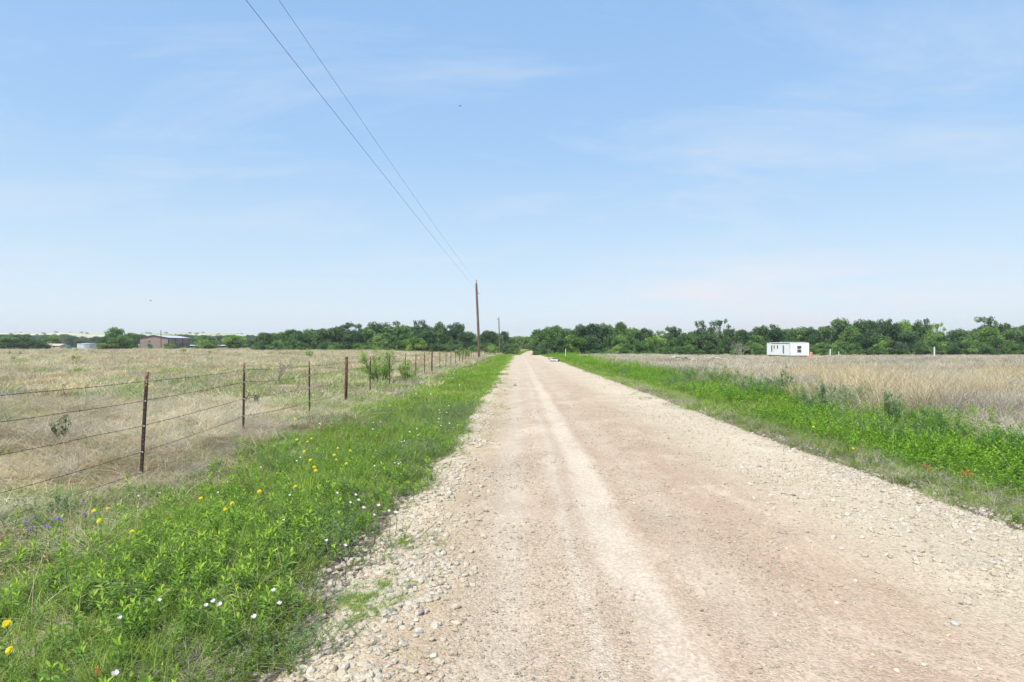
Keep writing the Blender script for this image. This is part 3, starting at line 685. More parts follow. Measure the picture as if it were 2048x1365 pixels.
icoV, icoF = ico(2); ico3V, ico3F = ico(3)
def stone_mb(seed, flat=.65, fine=False):
    r = np.random.default_rng(seed); V0, F0 = (ico3V, ico3F) if fine else (icoV, icoF)
    V = V0.copy(); 
    for _ in range(9):                                # chop facets
        d = r.normal(0, 1, 3); d /= np.linalg.norm(d); c = r.uniform(.30, .44)
        s = V @ d; V = V - np.clip(s - c, 0, None)[:, None] * d * .85
    V = V * np.array([r.uniform(.8, 1.25), r.uniform(.7, 1.0), flat * r.uniform(.8, 1.2)])
    V += r.normal(0, .008, V.shape)
    return MB().add(V, [F0])
ST = [proto(f'stone_{"abcdefghij"[i]}', stone_mb(i, .5 + .05 * i, False), M_stone, i % 2 == 0) for i in range(8)]
def stones(p, smin, smax, pw=3.0, tb=None, sink=.25):
    n = len(p)
    if n == 0: return
    s = smin + (smax - smin) * rng.random(n) ** pw
    z = road_surf(p[:, 0], p[:, 1]); z = np.maximum(z, ground_h(p[:, 0], p[:, 1]))
    P_.append(np.stack([p[:, 0], p[:, 1], z + s * (.30 - sink)], 1)); Rr.append(np.stack([rng.normal(0, .3, n), rng.normal(0, .3, n), rng.random(n) * 6.28], 1))
    S_.append(np.stack([s, s, s * rng.uniform(.7, 1.1, n)], 1)); I_.append(rng.integers(0, len(ST), n))
    t = rng.random(n) if tb is None else np.clip(tb + rng.normal(0, .17, n), 0, .9)
    t = np.where(rng.random(n) < .025, rng.uniform(.93, 1, n), t); T_.append(t)
def band(p, c, w, wob=.3, s=201):
    d = p[:, 0] - shift(p[:, 1]) + (fn(p[:, 0] * 0, p[:, 1], 1.8, s) - .5) * wob
    return np.exp(-((d - c) / w) ** 2)
for ya, yb, dens, a, b, pw in ((2.0, 4.5, 3600, .007, .068, 3.1), (4.5, 8, 1000, .012, .078, 2.8), (8, 16, 320, .02, .085, 2.6), (16, 34, 50, .03, .085, 2.5)):
    p = sample(rng, dens, ya, yb, -1.7, -.25, 1.5); k = rng.random(len(p)) < band(p, -.92, .38, .25) * (.35 + .65 * sstep(.40, .58, fn(p[:, 0], p[:, 1], .35, 211))); stones(p[k], a, b, pw, tb=.58)
for ya, yb, dens, a, b, pw in ((2.0, 4.5, 2600, .004, .030, 3.2), (4.5, 8, 1300, .007, .036, 3.2), (8, 16, 330, .011, .045, 3), (16, 30, 18, .02, .05, 3)):
    p = sample(rng, dens, ya, yb, -1.4, 4.6, 1.5); x = p[:, 0]
    dn = .20 + .7 * sstep(.48, .60, fn(x, p[:, 1] * .5, .6, 221)) - .85 * np.exp(-((x - .76) / .17) ** 2) - .35 * np.exp(-((x + .05) / .14) ** 2) - .3 * np.exp(-((x - .4) / .1) ** 2) + .3 * sstep(2.4, 3.6, x)
    k = rng.random(len(p)) < dn; stones(p[k], a, b, pw, tb=.42 + .22 * sstep(1.8, 3, p[k][:, 0]))
for ya, yb, dens, a, b, pw in ((3.0, 8, 1300, .010, .068, 3.0), (8, 16, 170, .014, .07, 3.2), (16, 34, 30, .03, .08, 2.5)):
    p = sample(rng, dens, ya, yb, 2.3, 4.7, 1.5); k = rng.random(len(p)) < (.9 * band(p, 4.05, .33) + .22 * band(p, 3.2, .6)) ; stones(p[k], a, b, pw, tb=.66)
flush('gravel', ST, 'loose cream limestone gravel heaped on the road shoulders', 'gravel')

# ================================================================== THINGS
ORD = ['first', 'second', 'third', 'fourth', 'fifth', 'sixth', 'seventh', 'eighth', 'ninth', 'tenth', 'eleventh', 'twelfth', 'thirteenth', 'fourteenth',
       'fifteenth', 'sixteenth', 'seventeenth', 'eighteenth', 'nineteenth', 'twentieth']
ORD += ['twenty-' + q for q in ORD[:9]] + ['thirtieth'] + ['thirty-' + q for q in ORD[:9]] + ['fortieth']
# ------------------------------------------------------------------ fence
M_tpost = None
def tpost_mat():
    m, n, l = new_mat('rusty_post_steel')
    t = N(n, 'ShaderNodeTexCoord'); s_ = N(n, 'ShaderNodeSeparateXYZ'); l.new(t.outputs['Object'], s_.inputs[0])
    x = N(n, 'ShaderNodeTexNoise'); x.inputs['Scale'].default_value = 22; x.inputs['Detail'].default_value = 6; l.new(t.outputs['Object'], x.inputs[0])
    a = N(n, 'ShaderNodeMath', operation='MULTIPLY_ADD'); l.new(x.outputs[0], a.inputs[0]); a.inputs[1].default_value = .35; l.new(s_.outputs[2], a.inputs[2])
    mr = N(n, 'ShaderNodeMapRange'); mr.inputs[1].default_value = 1.22; mr.inputs[2].default_value = 1.30; l.new(a.outputs[0], mr.inputs[0])
    c = N(n, 'ShaderNodeMix', data_type='RGBA'); r1_ = ramp(n, [(.35, (.022, .016, .014)), (.55, (.055, .035, .027)), (.7, (.12, .06, .04))]); r2_ = ramp(n, [(.35, (.13, .06, .04)), (.6, (.30, .15, .09))])
    l.new(x.outputs[0], r1_.inputs[0]); l.new(x.outputs[0], r2_.inputs[0]); l.new(mr.outputs[0], c.inputs[0]); l.new(r1_.outputs[0], c.inputs[6]); l.new(r2_.outputs[0], c.inputs[7])
    p = N(n, 'ShaderNodeBsdfPrincipled'); p.inputs['Roughness'].default_value = .75; l.new(c.outputs[2], p.inputs['Base Color'])
    o = N(n, 'ShaderNodeOutputMaterial'); l.new(p.outputs[0], o.inputs[0]); return m
M_tpost = tpost_mat()
M_pipe = noise_mat('rusted_pipe', [(.35, (.055, .022, .018)), (.55, (.11, .045, .033)), (.7, (.17, .08, .055))], 14, 7, .75, .3)
M_wire = noise_mat('barbed_wire_steel', [(.4, (.06, .05, .045)), (.6, (.14, .11, .09))], 30, 3, .55, metallic=.3)
M_clip = noise_mat('galvanised_clip', [(.4, (.35, .34, .32)), (.6, (.5, .49, .47))], 30, 3, .5, metallic=.4)
fence = thing('wire_fence', 'rusty five strand barbed wire fence on steel posts between verge and pasture', 'fence', (0, 0, 0))
FX = -4.8
tb = MB()
tb.box(-.020, .020, -.0035, .0035, -.25, 1.23); tb.box(-.0035, .0035, .0035, .034, -.25, 1.23)
for k in range(22): z = .06 + k * .053; tb.box(-.009, .009, -.013, -.0035, z, z + .013)
tpost_me = tb.mesh('fence_post', M_tpost)
pb = MB(); pb.tube([(0, 0, -.25), (0, 0, 1.24)], .040, 12); pb.tube([(0, 0, 1.24), (0, 0, 1.262)], [.043, .036], 12)
pipe_me = pb.mesh('fence_post_pipe', M_pipe, True)
cb = MB(); nclip0 = len(tpost_me.polygons)
for hz_ in (1.12, .90, .61, .31, .07): cb.box(-.026, .026, -.010, -.0075, hz_ - .008, hz_ + .008, .5)
tb.add(np.concatenate(cb.V), [np.concatenate(f) for f in cb.F.values()]); tpost_me = tb.mesh('fence_post', M_tpost); tpost_me.materials.append(M_clip); tpost_me.polygons.foreach_set('use_smooth', np.zeros(len(tpost_me.polygons), bool))
mi_ = np.zeros(len(tpost_me.polygons), np.int32); mi_[nclip0:] = 1; tpost_me.polygons.foreach_set('material_index', mi_)
fy = [4.6, 7.9, 10.9, 14.3, 17.4, 20.3, 23.3, 26.7, 29.1, 32.0, 34.7, 38.5, 41.7, 44.8, 48, 51, 54.6, 57.8, 61, 64.5, 68, 71.5, 75, 78.5, 82, 86, 90, 95, 100, 105, 111, 117, 124, 131]
rf = random.Random(5)
tops = []
for i, y in enumerate(fy):
    x = FX + rf.uniform(-.03, .03); z = float(H(x, y)); pipe = i in (4, 10, 16, 22, 28)
    o = bpy.data.objects.new('fence_post', pipe_me if pipe else tpost_me); COL.objects.link(o); o.parent = fence
    lean = R(4.3) if i == 1 else R(1.2) if i == 2 else rf.uniform(-.012, .02)
    o.location = (x, y, z); o.rotation_euler = (rf.uniform(-.02, .02), lean, R(-6) + rf.uniform(-.1, .1))
    if i < 2: o.scale = (1, 1, 1.10)
    if pipe: tag(o, 'thick round rusty pipe post')
    if i == 1: tag(o, 'nearest thin steel post, leaning right with an orange rusty tip')
    tops.append((x, y, z, math.sin(lean)))
for k, h in enumerate((1.12, .90, .61, .31, .07)):
    mb = MB(); P = []
    st = [(FX, -1.5, float(H(FX, -1.5)), 0), (FX, 1.5, float(H(FX, 1.5)), 0)] + tops
    for i in range(len(st) - 1):
        a, b = st[i], st[i + 1]; ns = 7
        sag = rf.uniform(.005, .03) * (1.6 if k > 2 else 1)
        for j in range(ns):
            t = j / ns; x = (a[0] + a[3] * h) * (1 - t) + (b[0] + b[3] * h) * t; y = a[1] + (b[1] - a[1]) * t
            P.append((x + .0 , y, a[2] * (1 - t) + b[2] * t + h * (1.10 - .10 * min(max((y - 7.9) / 3, 0), 1)) - sag * 4 * t * (1 - t) + rf.gauss(0, .0025)))
    P = np.array(P); mb.tube(P, .0030, 5, cap=False)
    s0 = 0.0; seg = np.linalg.norm(np.diff(P, axis=0), axis=1); cum = np.concatenate([[0], np.cumsum(seg)])
    for dd in np.arange(.1, min(cum[-1], 60), .125):
        c = np.array([np.interp(dd, cum, P[:, i]) for i in range(3)])
        for q in range(2):
            v = np.array([rf.uniform(-1, 1), rf.uniform(-.6, .6), rf.uniform(-1, 1)]); v /= np.linalg.norm(v); v *= .014
            mb.tube([c - v, c + v], .0016, 3, cap=False)
    mb.obj('barbed_wire', M_wire, fence)

# ------------------------------------------------------------------ utility poles and lines
M_pole = noise_mat('weathered_pole_wood', [(.3, (.065, .045, .035)), (.5, (.14, .095, .075)), (.7, (.24, .175, .14))], 3, 8, .9, .5, stretch=(6, 6, .35))
M_polegrey = noise_mat('grey_pole_wood', [(.3, (.12, .105, .09)), (.6, (.26, .235, .20))], 3, 8, .9, .5, stretch=(6, 6, .35))
M_insul = noise_mat('insulator_glaze', [(.4, (.10, .10, .10)), (.6, (.25, .25, .25))], 8, 2, .3)
M_cable = noise_mat('power_cable', [(.4, (.10, .115, .13)), (.6, (.16, .17, .185))], 8, 2, .6)
def pole(px, top, Z, lean_px, r0, r1, label, mat, group, fittings, name='utility_pole'):
    x = px_at(px, Z); z = float(H(x, Z)); h = z_at(top, Z) - z; lx = lean_px / F * Z
    t = thing(name, label, 'utility pole', (x, Z, z), 0, group)
    mb = MB(); u = np.linspace(-.03, 1, 14)
    mb.tube(np.stack([lx * u + .03 * np.sin(u * 5), u * 0, h * u], 1), r0 + (r1 - r0) * np.clip(u, 0, 1), 14)
    mb.obj('shaft', mat, t, True)
    if fittings >= 1:
        m = MB(); m.tube([(lx, 0, h), (lx, 0, h + .16)], .018, 6); m.obj('bracket', M_insul, t)
        m = MB(); m.tube([(lx, 0, h + .12), (lx, 0, h + .15), (lx, 0, h + .20), (lx, 0, h + .23), (lx, 0, h + .30), (lx, 0, h + .33)], [.03, .075, .06, .085, .05, .03], 12); m.obj('insulator', M_insul, t, True)
        hh = h - 1.30; u = hh / h
        m = MB(); m.tube([(lx * u, -.02, hh), (lx * u + .26, -.02, hh + .02)], [.03, .03], 8); m.tube([(lx * u + .2, -.02, hh - .06), (lx * u + .2, -.02, hh + .09)], [.05, .045], 10); m.obj('insulator', M_insul, t, True)
    if fittings == 2:
        m = MB(); m.tube([(lx, 0, h - .45), (lx - .45, 0, h - .35)], .025, 6); m.tube([(lx - .45, 0, h - .5), (lx - .45, 0, h - .22)], [.10, .08], 10); m.obj('street_light', M_insul, t)  # small insulator bracket on a short side arm, no lamp
    return t, (x + lx, Z, z + h)
PG = 'utility poles along the road'
p1, p1top = pole(958, 566, 77, -5, .175, .125, 'tall brown wooden utility pole leaning left beside the fence', M_pole, PG, 1)
pole(999, 636, 162, -1, .17, .12, 'shorter wooden utility pole farther along the road, against the trees', M_pole, PG, 2)
pole(1006, 671, 215, 0, .13, .10, 'pale thin pole just right of the second utility pole', M_polegrey, PG, 0)
pole(1042, 682, 232, 0, .15, .11, 'dark short utility pole where the road bends out of sight', M_pole, PG, 0)
pole(318, 661, 236, 0, .17, .13, 'dark utility pole in front of the brown metal building', M_pole, None, 1)
def cable(x0, hmin, zc, k, zend, label, r):
    ys_ = np.concatenate([np.linspace(-26, 40, 60), np.linspace(41, zend[1], 20)])
    h = hmin + k * (ys_ - zc) ** 2; x = np.interp(ys_, [-26, 12, zend[1]], [x0[0], x0[0], zend[0]])
    h[-1] = zend[2]
    mb = MB(); mb.tube(np.stack([x, ys_, h], 1), r, 6); o = mb.obj('power_cable', M_cable, smooth=True); tag(o, label, 'cable', 'power cables over the fence')
cable((-5.14,), 8.03, 33, .000120, (p1top[0] + .2, 77, 8.28), 'lower left power cable running overhead to the leaning pole', .0060)
cable((-5.13,), 8.92, 28, .000238, (p1top[0], 76.95, p1top[2] + .32), 'upper right power cable running overhead to the leaning pole top', .0052)

# ------------------------------------------------------------------ trees
M_bark = noise_mat('tree_bark', [(.35, (.07, .055, .045)), (.65, (.17, .14, .115))], 3, 6, .95)
M_barkpale = noise_mat('bleached_wood', [(.35, (.20, .18, .16)), (.65, (.36, .33, .30))], 3, 6, .9)
C_dark = leaf_mat('dark_foliage', [(0, (.024, .062, .026)), (.5, (.075, .148, .048)), (1, (.20, .31, .10))], .15, spread=.72, inst=False)
C_mid = leaf_mat('mid_foliage', [(0, (.04, .10, .03)), (.5, (.125, .24, .056)), (1, (.31, .44, .12))], .2, spread=.72, inst=False)
C_light = leaf_mat('light_foliage', [(0, (.07, .16, .03)), (.5, (.21, .36, .06)), (1, (.40, .54, .13))], .25, spread=.72, inst=False)
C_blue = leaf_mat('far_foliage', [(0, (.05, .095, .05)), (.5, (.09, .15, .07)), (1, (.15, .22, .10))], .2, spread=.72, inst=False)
SHADE = {'d': (C_dark, 'dark green'), 'm': (C_mid, 'mid green'), 'l': (C_light, 'bright yellow-green'), 'b': (C_blue, 'grey-green')}
TH, TW = 8.0, 8.0
def crown_mb(seed, kind):
    r = np.random.default_rng(seed); mb = MB(); tk = MB()
    nl = {'round': 34, 'tall': 30, 'sparse': 34, 'bush': 20}[kind]
    lobes = []
    for i in range(nl):
        if kind == 'sparse':
            a = r.random() * 6.28; q = r.random() ** .5; z = r.uniform(.15, .95) * TH; rad = TW * .46 * q * (1 - .35 * abs(z / TH - .6) / .4); s = r.uniform(.4, .85)
        elif kind == 'tall':
            a = r.random() * 6.28; q = r.random() ** .5; z = r.uniform(.10, .90) * TH; rad = TW * .34 * q * math.sin(math.pi * min(.3 + z / TH * .62, .93)); s = r.uniform(.8, 1.35)
        else:
            a = r.random() * 6.28; q = r.random() ** .5; z = r.uniform(.06 if kind == 'bush' else .12, .88) * TH; rad = TW * .40 * q * math.sqrt(max(1 - ((z / TH - .42) / .56) ** 2, .05)); s = r.uniform(.75, 1.4)
        lobes.append((rad * math.cos(a), rad * math.sin(a), z, s, r.random()))
    lobes.append((r.normal(0, .6), r.normal(0, .6), TH * .90, .75, r.random()))
    H0 = TH * (.10 if kind == 'bush' else .22)
    tk.tube([(0, 0, -.3), (r.normal(0, .1), r.normal(0, .1), H0), (r.normal(0, .4), r.normal(0, .4), TH * .6)], [.26, .19, .06], 8)
    for (x, y, z, s, c) in lobes:
        if r.random() < .7: tk.tube([(0, 0, H0 * r.uniform(.5, 1)), (x * .45, y * .45, H0 * .6 + z * .35), (x, y, z)], [.11, .07, .02], 5, cap=False)
        n = int(150 * s ** 2 * (.75 if kind == 'sparse' else 1)) + 30
        v = r.normal(0, 1, (n, 3)); v /= np.linalg.norm(v, axis=1)[:, None]; rr = s * (r.random(n) ** .45)
        P = np.array([x, y, z]) + v * rr[:, None] * np.array([1.15, 1.15, .78]); P += r.normal(0, .09, P.shape)
        D = v * .8 + r.normal(0, .8, (n, 3)); D[:, 2] -= .1
        leaves(mb, P, D, r.uniform(.26, .52, n), r.uniform(.18, .32, n), r, np.clip(c * .8 + r.normal(.1, .2, n), 0, 1), .1, .9)
    V = np.concatenate(mb.V); mb.V = [V / np.array([1, 1, V[:, 2].max() / TH])]
    return mb, tk
KINDS = {'round': [1, 2, 3, 4], 'tall': [11, 12], 'sparse': [21, 22, 23], 'bush': [31, 32]}
PROT = {}
for kd, seeds in KINDS.items():
    PROT[kd] = []
    for sd in seeds:
        c, t = crown_mb(sd, kd); PROT[kd].append((c.mesh('crown', C_dark), t.mesh('trunk', M_bark)))
rt = random.Random(11)
def tree(px, top, wpx, Z, kind, shade, label, group, name='tree', cat='tree', nox=0):
    x = px_at(px, Z); z = float(H(x, Z)); h = z_at(top, Z) - z; w = wpx / F * Z
    t = thing(name, label, cat, (x, Z, z - .1), rt.uniform(0, 6.28), group)
    t.scale = (w / TW * 1.12, w / TW * 1.12, h / TH * 1.02)
    cm, tm = rt.choice(PROT[kind])
    for nm, me in (('trunk', tm), ('crown', cm)):
        o = bpy.data.objects.new(nm, me); COL.objects.link(o); o.parent = t
        if nm == 'crown': o.material_slots[0].link = 'OBJECT'; o.material_slots[0].material = SHADE[shade][0]
    return t
LW = [(526, 664, 36, 180, 'round', 'd'), (548, 669, 34, 190, 'round', 'm'), (550, 681, 30, 172, 'bush', 'm'), (583, 657, 44, 192, 'round', 'm'), (606, 662, 34, 184, 'round', 'd'), (620, 656, 42, 196, 'round', 'm'),
      (646, 656, 44, 188, 'round', 'd'), (672, 651, 44, 192, 'round', 'd'), (694, 643, 36, 196, 'sparse', 'd'), (716, 646, 22, 190, 'sparse', 'd'), (706, 660, 46, 182, 'round', 'd'), (733, 656, 36, 190, 'round', 'm'), (749, 643, 42, 194, 'tall', 'd'),
      (782, 641, 58, 196, 'round', 'd'), (806, 649, 44, 190, 'round', 'm'), (768, 664, 50, 180, 'round', 'm'), (828, 671, 40, 174, 'bush', 'l'), (842, 639, 38, 194, 'sparse', 'd'), (852, 655, 42, 184, 'round', 'd'),
      (880, 643, 46, 192, 'tall', 'd'), (896, 648, 50, 184, 'round', 'd'), (916, 644, 42, 190, 'tall', 'd'), (932, 661, 42, 182, 'round', 'd')]
MW = [(951, 671, 22, 250, 'round', 'l'), (975, 660, 34, 205, 'round', 'd'), (990, 663, 30, 212, 'round', 'm'), (984, 690, 22, 170, 'bush', 'l'), (1008, 662, 26, 222, 'tall', 'd'), (1013, 688, 24, 180, 'bush', 'd'), (1022, 673, 22, 240, 'round', 'm'), (1036, 671, 26, 262, 'round', 'm'), (1030, 689, 26, 246, 'bush', 'l'), (1052, 672, 28, 268, 'round', 'l'), (1060, 684, 26, 250, 'bush', 'm')]
RW = [(1078, 656, 40, 150, 'round', 'm'), (1095, 651, 38, 153, 'round', 'm'), (1086, 680, 34, 140, 'bush', 'd'), (1114, 649, 34, 156, 'round', 'm'), (1120, 672, 36, 146, 'round', 'd'), (1146, 667, 46, 150, 'round', 'l'),
      (1162, 646, 42, 162, 'round', 'd'), (1186, 646, 40, 160, 'tall', 'd'), (1207, 644, 42, 162, 'round', 'd'), (1180, 668, 40, 152, 'round', 'd'), (1232, 691, 24, 148, 'bush', 'l'), (1242, 643, 34, 166, 'tall', 'm'), (1240, 668, 36, 155, 'round', 'm'), (1265, 653, 36, 162, 'round', 'm'),
      (1290, 654, 38, 164, 'round', 'd'), (1310, 671, 50, 154, 'bush', 'l'), (1319, 660, 28, 168, 'sparse', 'm'), (1345, 651, 44, 164, 'sparse', 'd'), (1352, 672, 42, 154, 'bush', 'm'), (1378, 664, 34, 164, 'round', 'm'), (1401, 640, 30, 166, 'sparse', 'd'), (1412, 664, 50, 156, 'round', 'd'),
      (1436, 638, 46, 166, 'sparse', 'd'), (1460, 655, 34, 162, 'sparse', 'd'), (1484, 658, 42, 160, 'round', 'd'), (1500, 668, 44, 164, 'round', 'm'), (1524, 649, 40, 166, 'round', 'd'), (1550, 647, 44, 164, 'round', 'd'), (1580, 660, 36, 168, 'round', 'm'), (1600, 655, 38, 166, 'sparse', 'm'),
      (1622, 657, 38, 164, 'round', 'd'), (1648, 652, 42, 166, 'round', 'd'), (1640, 684, 34, 152, 'bush', 'm'), (1676, 634, 42, 168, 'round', 'd'), (1698, 650, 36, 162, 'round', 'm'), (1716, 638, 36, 168, 'tall', 'd'), (1735, 639, 36, 166, 'round', 'd'), (1760, 638, 34, 168, 'tall', 'd'), (1778, 636, 34, 168, 'round', 'd'),
      (1766, 678, 44, 150, 'bush', 'l'), (1790, 682, 42, 148, 'bush', 'b'), (1740, 662, 46, 158, 'round', 'd'), (1803, 639, 32, 168, 'tall', 'l'), (1812, 660, 44, 158, 'round', 'd'), (1838, 636, 42, 168, 'round', 'd'), (1866, 645, 34, 164, 'sparse', 'l'), (1860, 665, 44, 156, 'round', 'm'), (1888, 668, 34, 160, 'round', 'd'),
      (1914, 656, 42, 164, 'round', 'd'), (1930, 676, 40, 152, 'bush', 'm'), (1950, 664, 34, 160, 'round', 'm'), (1966, 632, 46, 166, 'sparse', 'd'), (1972, 654, 46, 158, 'tall', 'l'), (1990, 668, 40, 150, 'bush', 'm'), (2004, 645, 26, 164, 'sparse', 'd'), (2014, 658, 40, 158, 'round', 'd'), (2038, 650, 44, 160, 'round', 'd'), (2068, 648, 44, 164, 'round', 'd'), (2100, 640, 50, 166, 'round', 'm')]
LMK = [(508, 'the left end of the wood'), (770, 'the green shrub behind the fence'), (955, 'the leaning pole'), (1000, 'the second pole'), (1064, 'the road bend'), (1131, 'the white marker post'),
       (1320, 'the pale rubble heap'), (1480, 'the bare bleached tree'), (1575, 'the white trailer'), (1690, 'the short pale posts'), (1863, 'the tall white post'), (2048, 'the right picture edge')]
KW = {'round': 'round-crowned', 'tall': 'tall narrow', 'sparse': 'thin spiky-crowned', 'bush': 'low bushy'}
def label_line(lst, where):
    out = {}; cnt = {}
    for i in sorted(range(len(lst)), key=lambda k: lst[k][0]):
        pass
    rel = []
    for i, e in enumerate(lst):
        lm = min(LMK, key=lambda q: abs(q[0] - e[0])); side = 'right of' if e[0] >= lm[0] else 'left of'
        rel.append((lm, side, e[4], e[5], abs(e[0] - lm[0]), i))
    groups = {}
    for r_ in rel: groups.setdefault((r_[0], r_[1], r_[2], r_[3]), []).append(r_)
    for key, g in groups.items():
        g.sort(key=lambda q: q[4])
        for k, r_ in enumerate(g):
            o = '' if len(g) == 1 else ORD[k] + ' '
            out[r_[5]] = f'{o}{SHADE[key[3]][1]} {KW[key[2]]} tree {key[1]} {key[0][1]}'
    return [out[i] for i in range(len(lst))]
for lst, where, grp in ((LW, 'left wood', 'trees of the wood behind the pasture'), (MW, 'gap', 'trees around the road bend'), (RW, 'right wood', 'trees of the wood behind the right field')):
    for e, lb in zip(lst, label_line(lst, where)): tree(*e, lb, grp)
FL = [(4, 672, 44, 205, 'round', 'm', 'round green tree at the far left edge of the pasture'),
      (38, 669, 40, 215, 'round', 'd', 'dark green tree right of the leftmost tree at the pasture end'), (58, 679, 50, 200, 'bush', 'd', 'broad low dark bush in front of the leftmost trees'), (98, 669, 36, 305, 'round', 'm', 'round green tree behind the low tan house'),
      (20, 688, 40, 196, 'bush', 'd', 'low dark bush under the leftmost tree'), (226, 654, 52, 214, 'tall', 'm', 'tall tree with uneven crown left of the brown building'), (210, 672, 46, 206, 'bush', 'm', 'bushy tree overlapping the white round tank'),
      (240, 670, 40, 208, 'round', 'm', 'round tree at the foot of the tall uneven tree'), (256, 664, 32, 222, 'round', 'm', 'round tree just left of the brown building'), (277, 669, 14, 300, 'round', 'b', 'small tree peeking behind the left wall of the brown building'),
      (296, 687, 12, 230, 'bush', 'm', 'tiny bush against the gable of the brown building'), (334, 686, 26, 230, 'bush', 'l', 'pale green bush right of the pole by the brown building'), (349, 692, 18, 226, 'bush', 'd', 'small dark bush under the building windows'),
      (408, 678, 48, 215, 'bush', 'l', 'wide dome-shaped bright bush right of the brown building'), (408, 670, 40, 310, 'round', 'm', 'tree standing behind the dome-shaped bush'), (465, 668, 46, 228, 'round', 'l', 'bright round tree alone in the pasture end'),
      (500, 676, 20, 300, 'round', 'b', 'small grey-green tree left of the wood'), (160, 681, 30, 300, 'round', 'b', 'tree rising behind the white round tank'), (664, 689, 17, 168, 'bush', 'l', 'small bright bush in front of the left wood'),
      (648, 698, 12, 166, 'bush', 'm', 'tiny bush left of the small bright bush'), (512, 692, 22, 240, 'bush', 'l', 'low pale bush at the left end of the wood')]
for e in FL: tree(*e[:6], e[6], 'trees at the far end of the pasture')
# uncountable woodland behind and brush at the feet
wood_p = []
for i, (kd, k, mt) in enumerate((('round', 0, C_dark), ('round', 2, C_mid), ('tall', 0, C_dark), ('bush', 0, C_mid), ('bush', 1, C_dark))):
    me = PROT[kd][k][0].copy(); me.materials[0] = mt; wood_p.append(bpy.data.objects.new(f'wood_{"abcde"[i]}', me))
def line_pts(rg, n, px0, px1, Z0, Z1, hfrac):
    px = rg.uniform(px0, px1, n); Z = rg.uniform(Z0, Z1, n); x = (px - CX) / F * Z
    return np.stack([x, Z, H(x, Z) - .2], 1)
rw = np.random.default_rng(33)
parts_ = []
def prof(px):   # skyline of the wood, metres above eye per metre of distance, kept below the front row
    return np.interp(px, [505, 560, 700, 780, 850, 930, 945, 960, 1030, 1062, 1080, 1120, 1200, 1320, 1400, 1480, 1560, 1680, 1840, 1890, 1920, 1970, 2060, 2300], [672, 664, 658, 652, 652, 662, 676, 668, 676, 675, 662, 658, 654, 667, 660, 666, 660, 648, 648, 672, 666, 650, 656, 650])
for (a, b, z0, z1, n) in ((515, 935, 200, 235, 60), (962, 1022, 232, 260, 12), (1075, 2300, 172, 205, 170)):
    P = line_pts(rw, n, a, b, z0, z1, 1); px = P[:, 0] / P[:, 1] * F + CX
    h = (HY - prof(px) - rw.uniform(-3, 4, n)) / F * P[:, 1] + EYE - P[:, 2]
    w = rw.uniform(4.5, 7.5, n); parts_.append((P, np.stack([w / TW, w / TW, h / TH], 1), rw.integers(0, 5, n)))
for (a, b, z0, z1, n) in ((510, 950, 176, 196, 120), (1078, 2300, 146, 168, 300), (962, 1030, 190, 225, 24)):
    P = line_pts(rw, n, a, b, z0, z1, 1); h = rw.uniform(1.6, 4.2, n); w = rw.uniform(2.5, 5, n)
    parts_.append((P, np.stack([w / TW, w / TW, h / TH], 1), rw.choice([1, 3, 4], n)))
P = np.concatenate([q[0] for q in parts_]); n = len(P)
scatter('woodland', wood_p, P, np.stack([P[:, 0] * 0, P[:, 0] * 0, rw.random(n) * 6.28], 1), np.concatenate([q[1] for q in parts_]), np.concatenate([q[2] for q in parts_]), rw.random(n), 'dense green woodland and underbrush massed behind the fields', 'wood')
# far belt of trees below the ridge
fb = []
me = PROT['round'][1][0].copy(); me.materials[0] = C_blue; fb.append(bpy.data.objects.new('far_a', me)); me = PROT['tall'][1][0].copy(); me.materials[0] = C_mid; fb.append(bpy.data.objects.new('far_b', me)); me = PROT['bush'][0][0].copy(); me.materials[0] = C_blue; fb.append(bpy.data.objects.new('far_c', me))
n = 620; px = rw.uniform(-160, 1075, n); Z = rw.uniform(430, 900, n); x = (px - CX) / F * Z; z = H(x, Z)
h = (692 - (671 + 4 * vn(px, px * 0, 38, 5) * 2 - 3 + rw.uniform(-2.5, 4, n))) / F * Z + 1.5; h = np.where(px > 520, h * .8, h)
scatter('distant_woodland', fb, np.stack([x, Z, z], 1), np.stack([x * 0, x * 0, rw.random(n) * 6.28], 1), np.stack([h / TH * 1.3, h / TH * 1.3, h / TH], 1), rw.integers(0, 3, n), rw.random(n), 'hazy belt of distant trees below the pale ridge', 'wood')
n = 90; x = rw.uniform(-2300, -700, n); yy = rw.uniform(1560, 1760, n); z = ridge_h(x, yy)
s_ = rw.uniform(.35, .9, n); scatter('ridge_trees', [fb[2]] , np.stack([x, yy, z], 1), np.zeros((n, 3)), np.stack([s_ * 1.5, s_ * 1.5, s_ * .7], 1), np.zeros(n), rw.random(n), 'specks of distant trees on top of the pale ridge', 'trees')

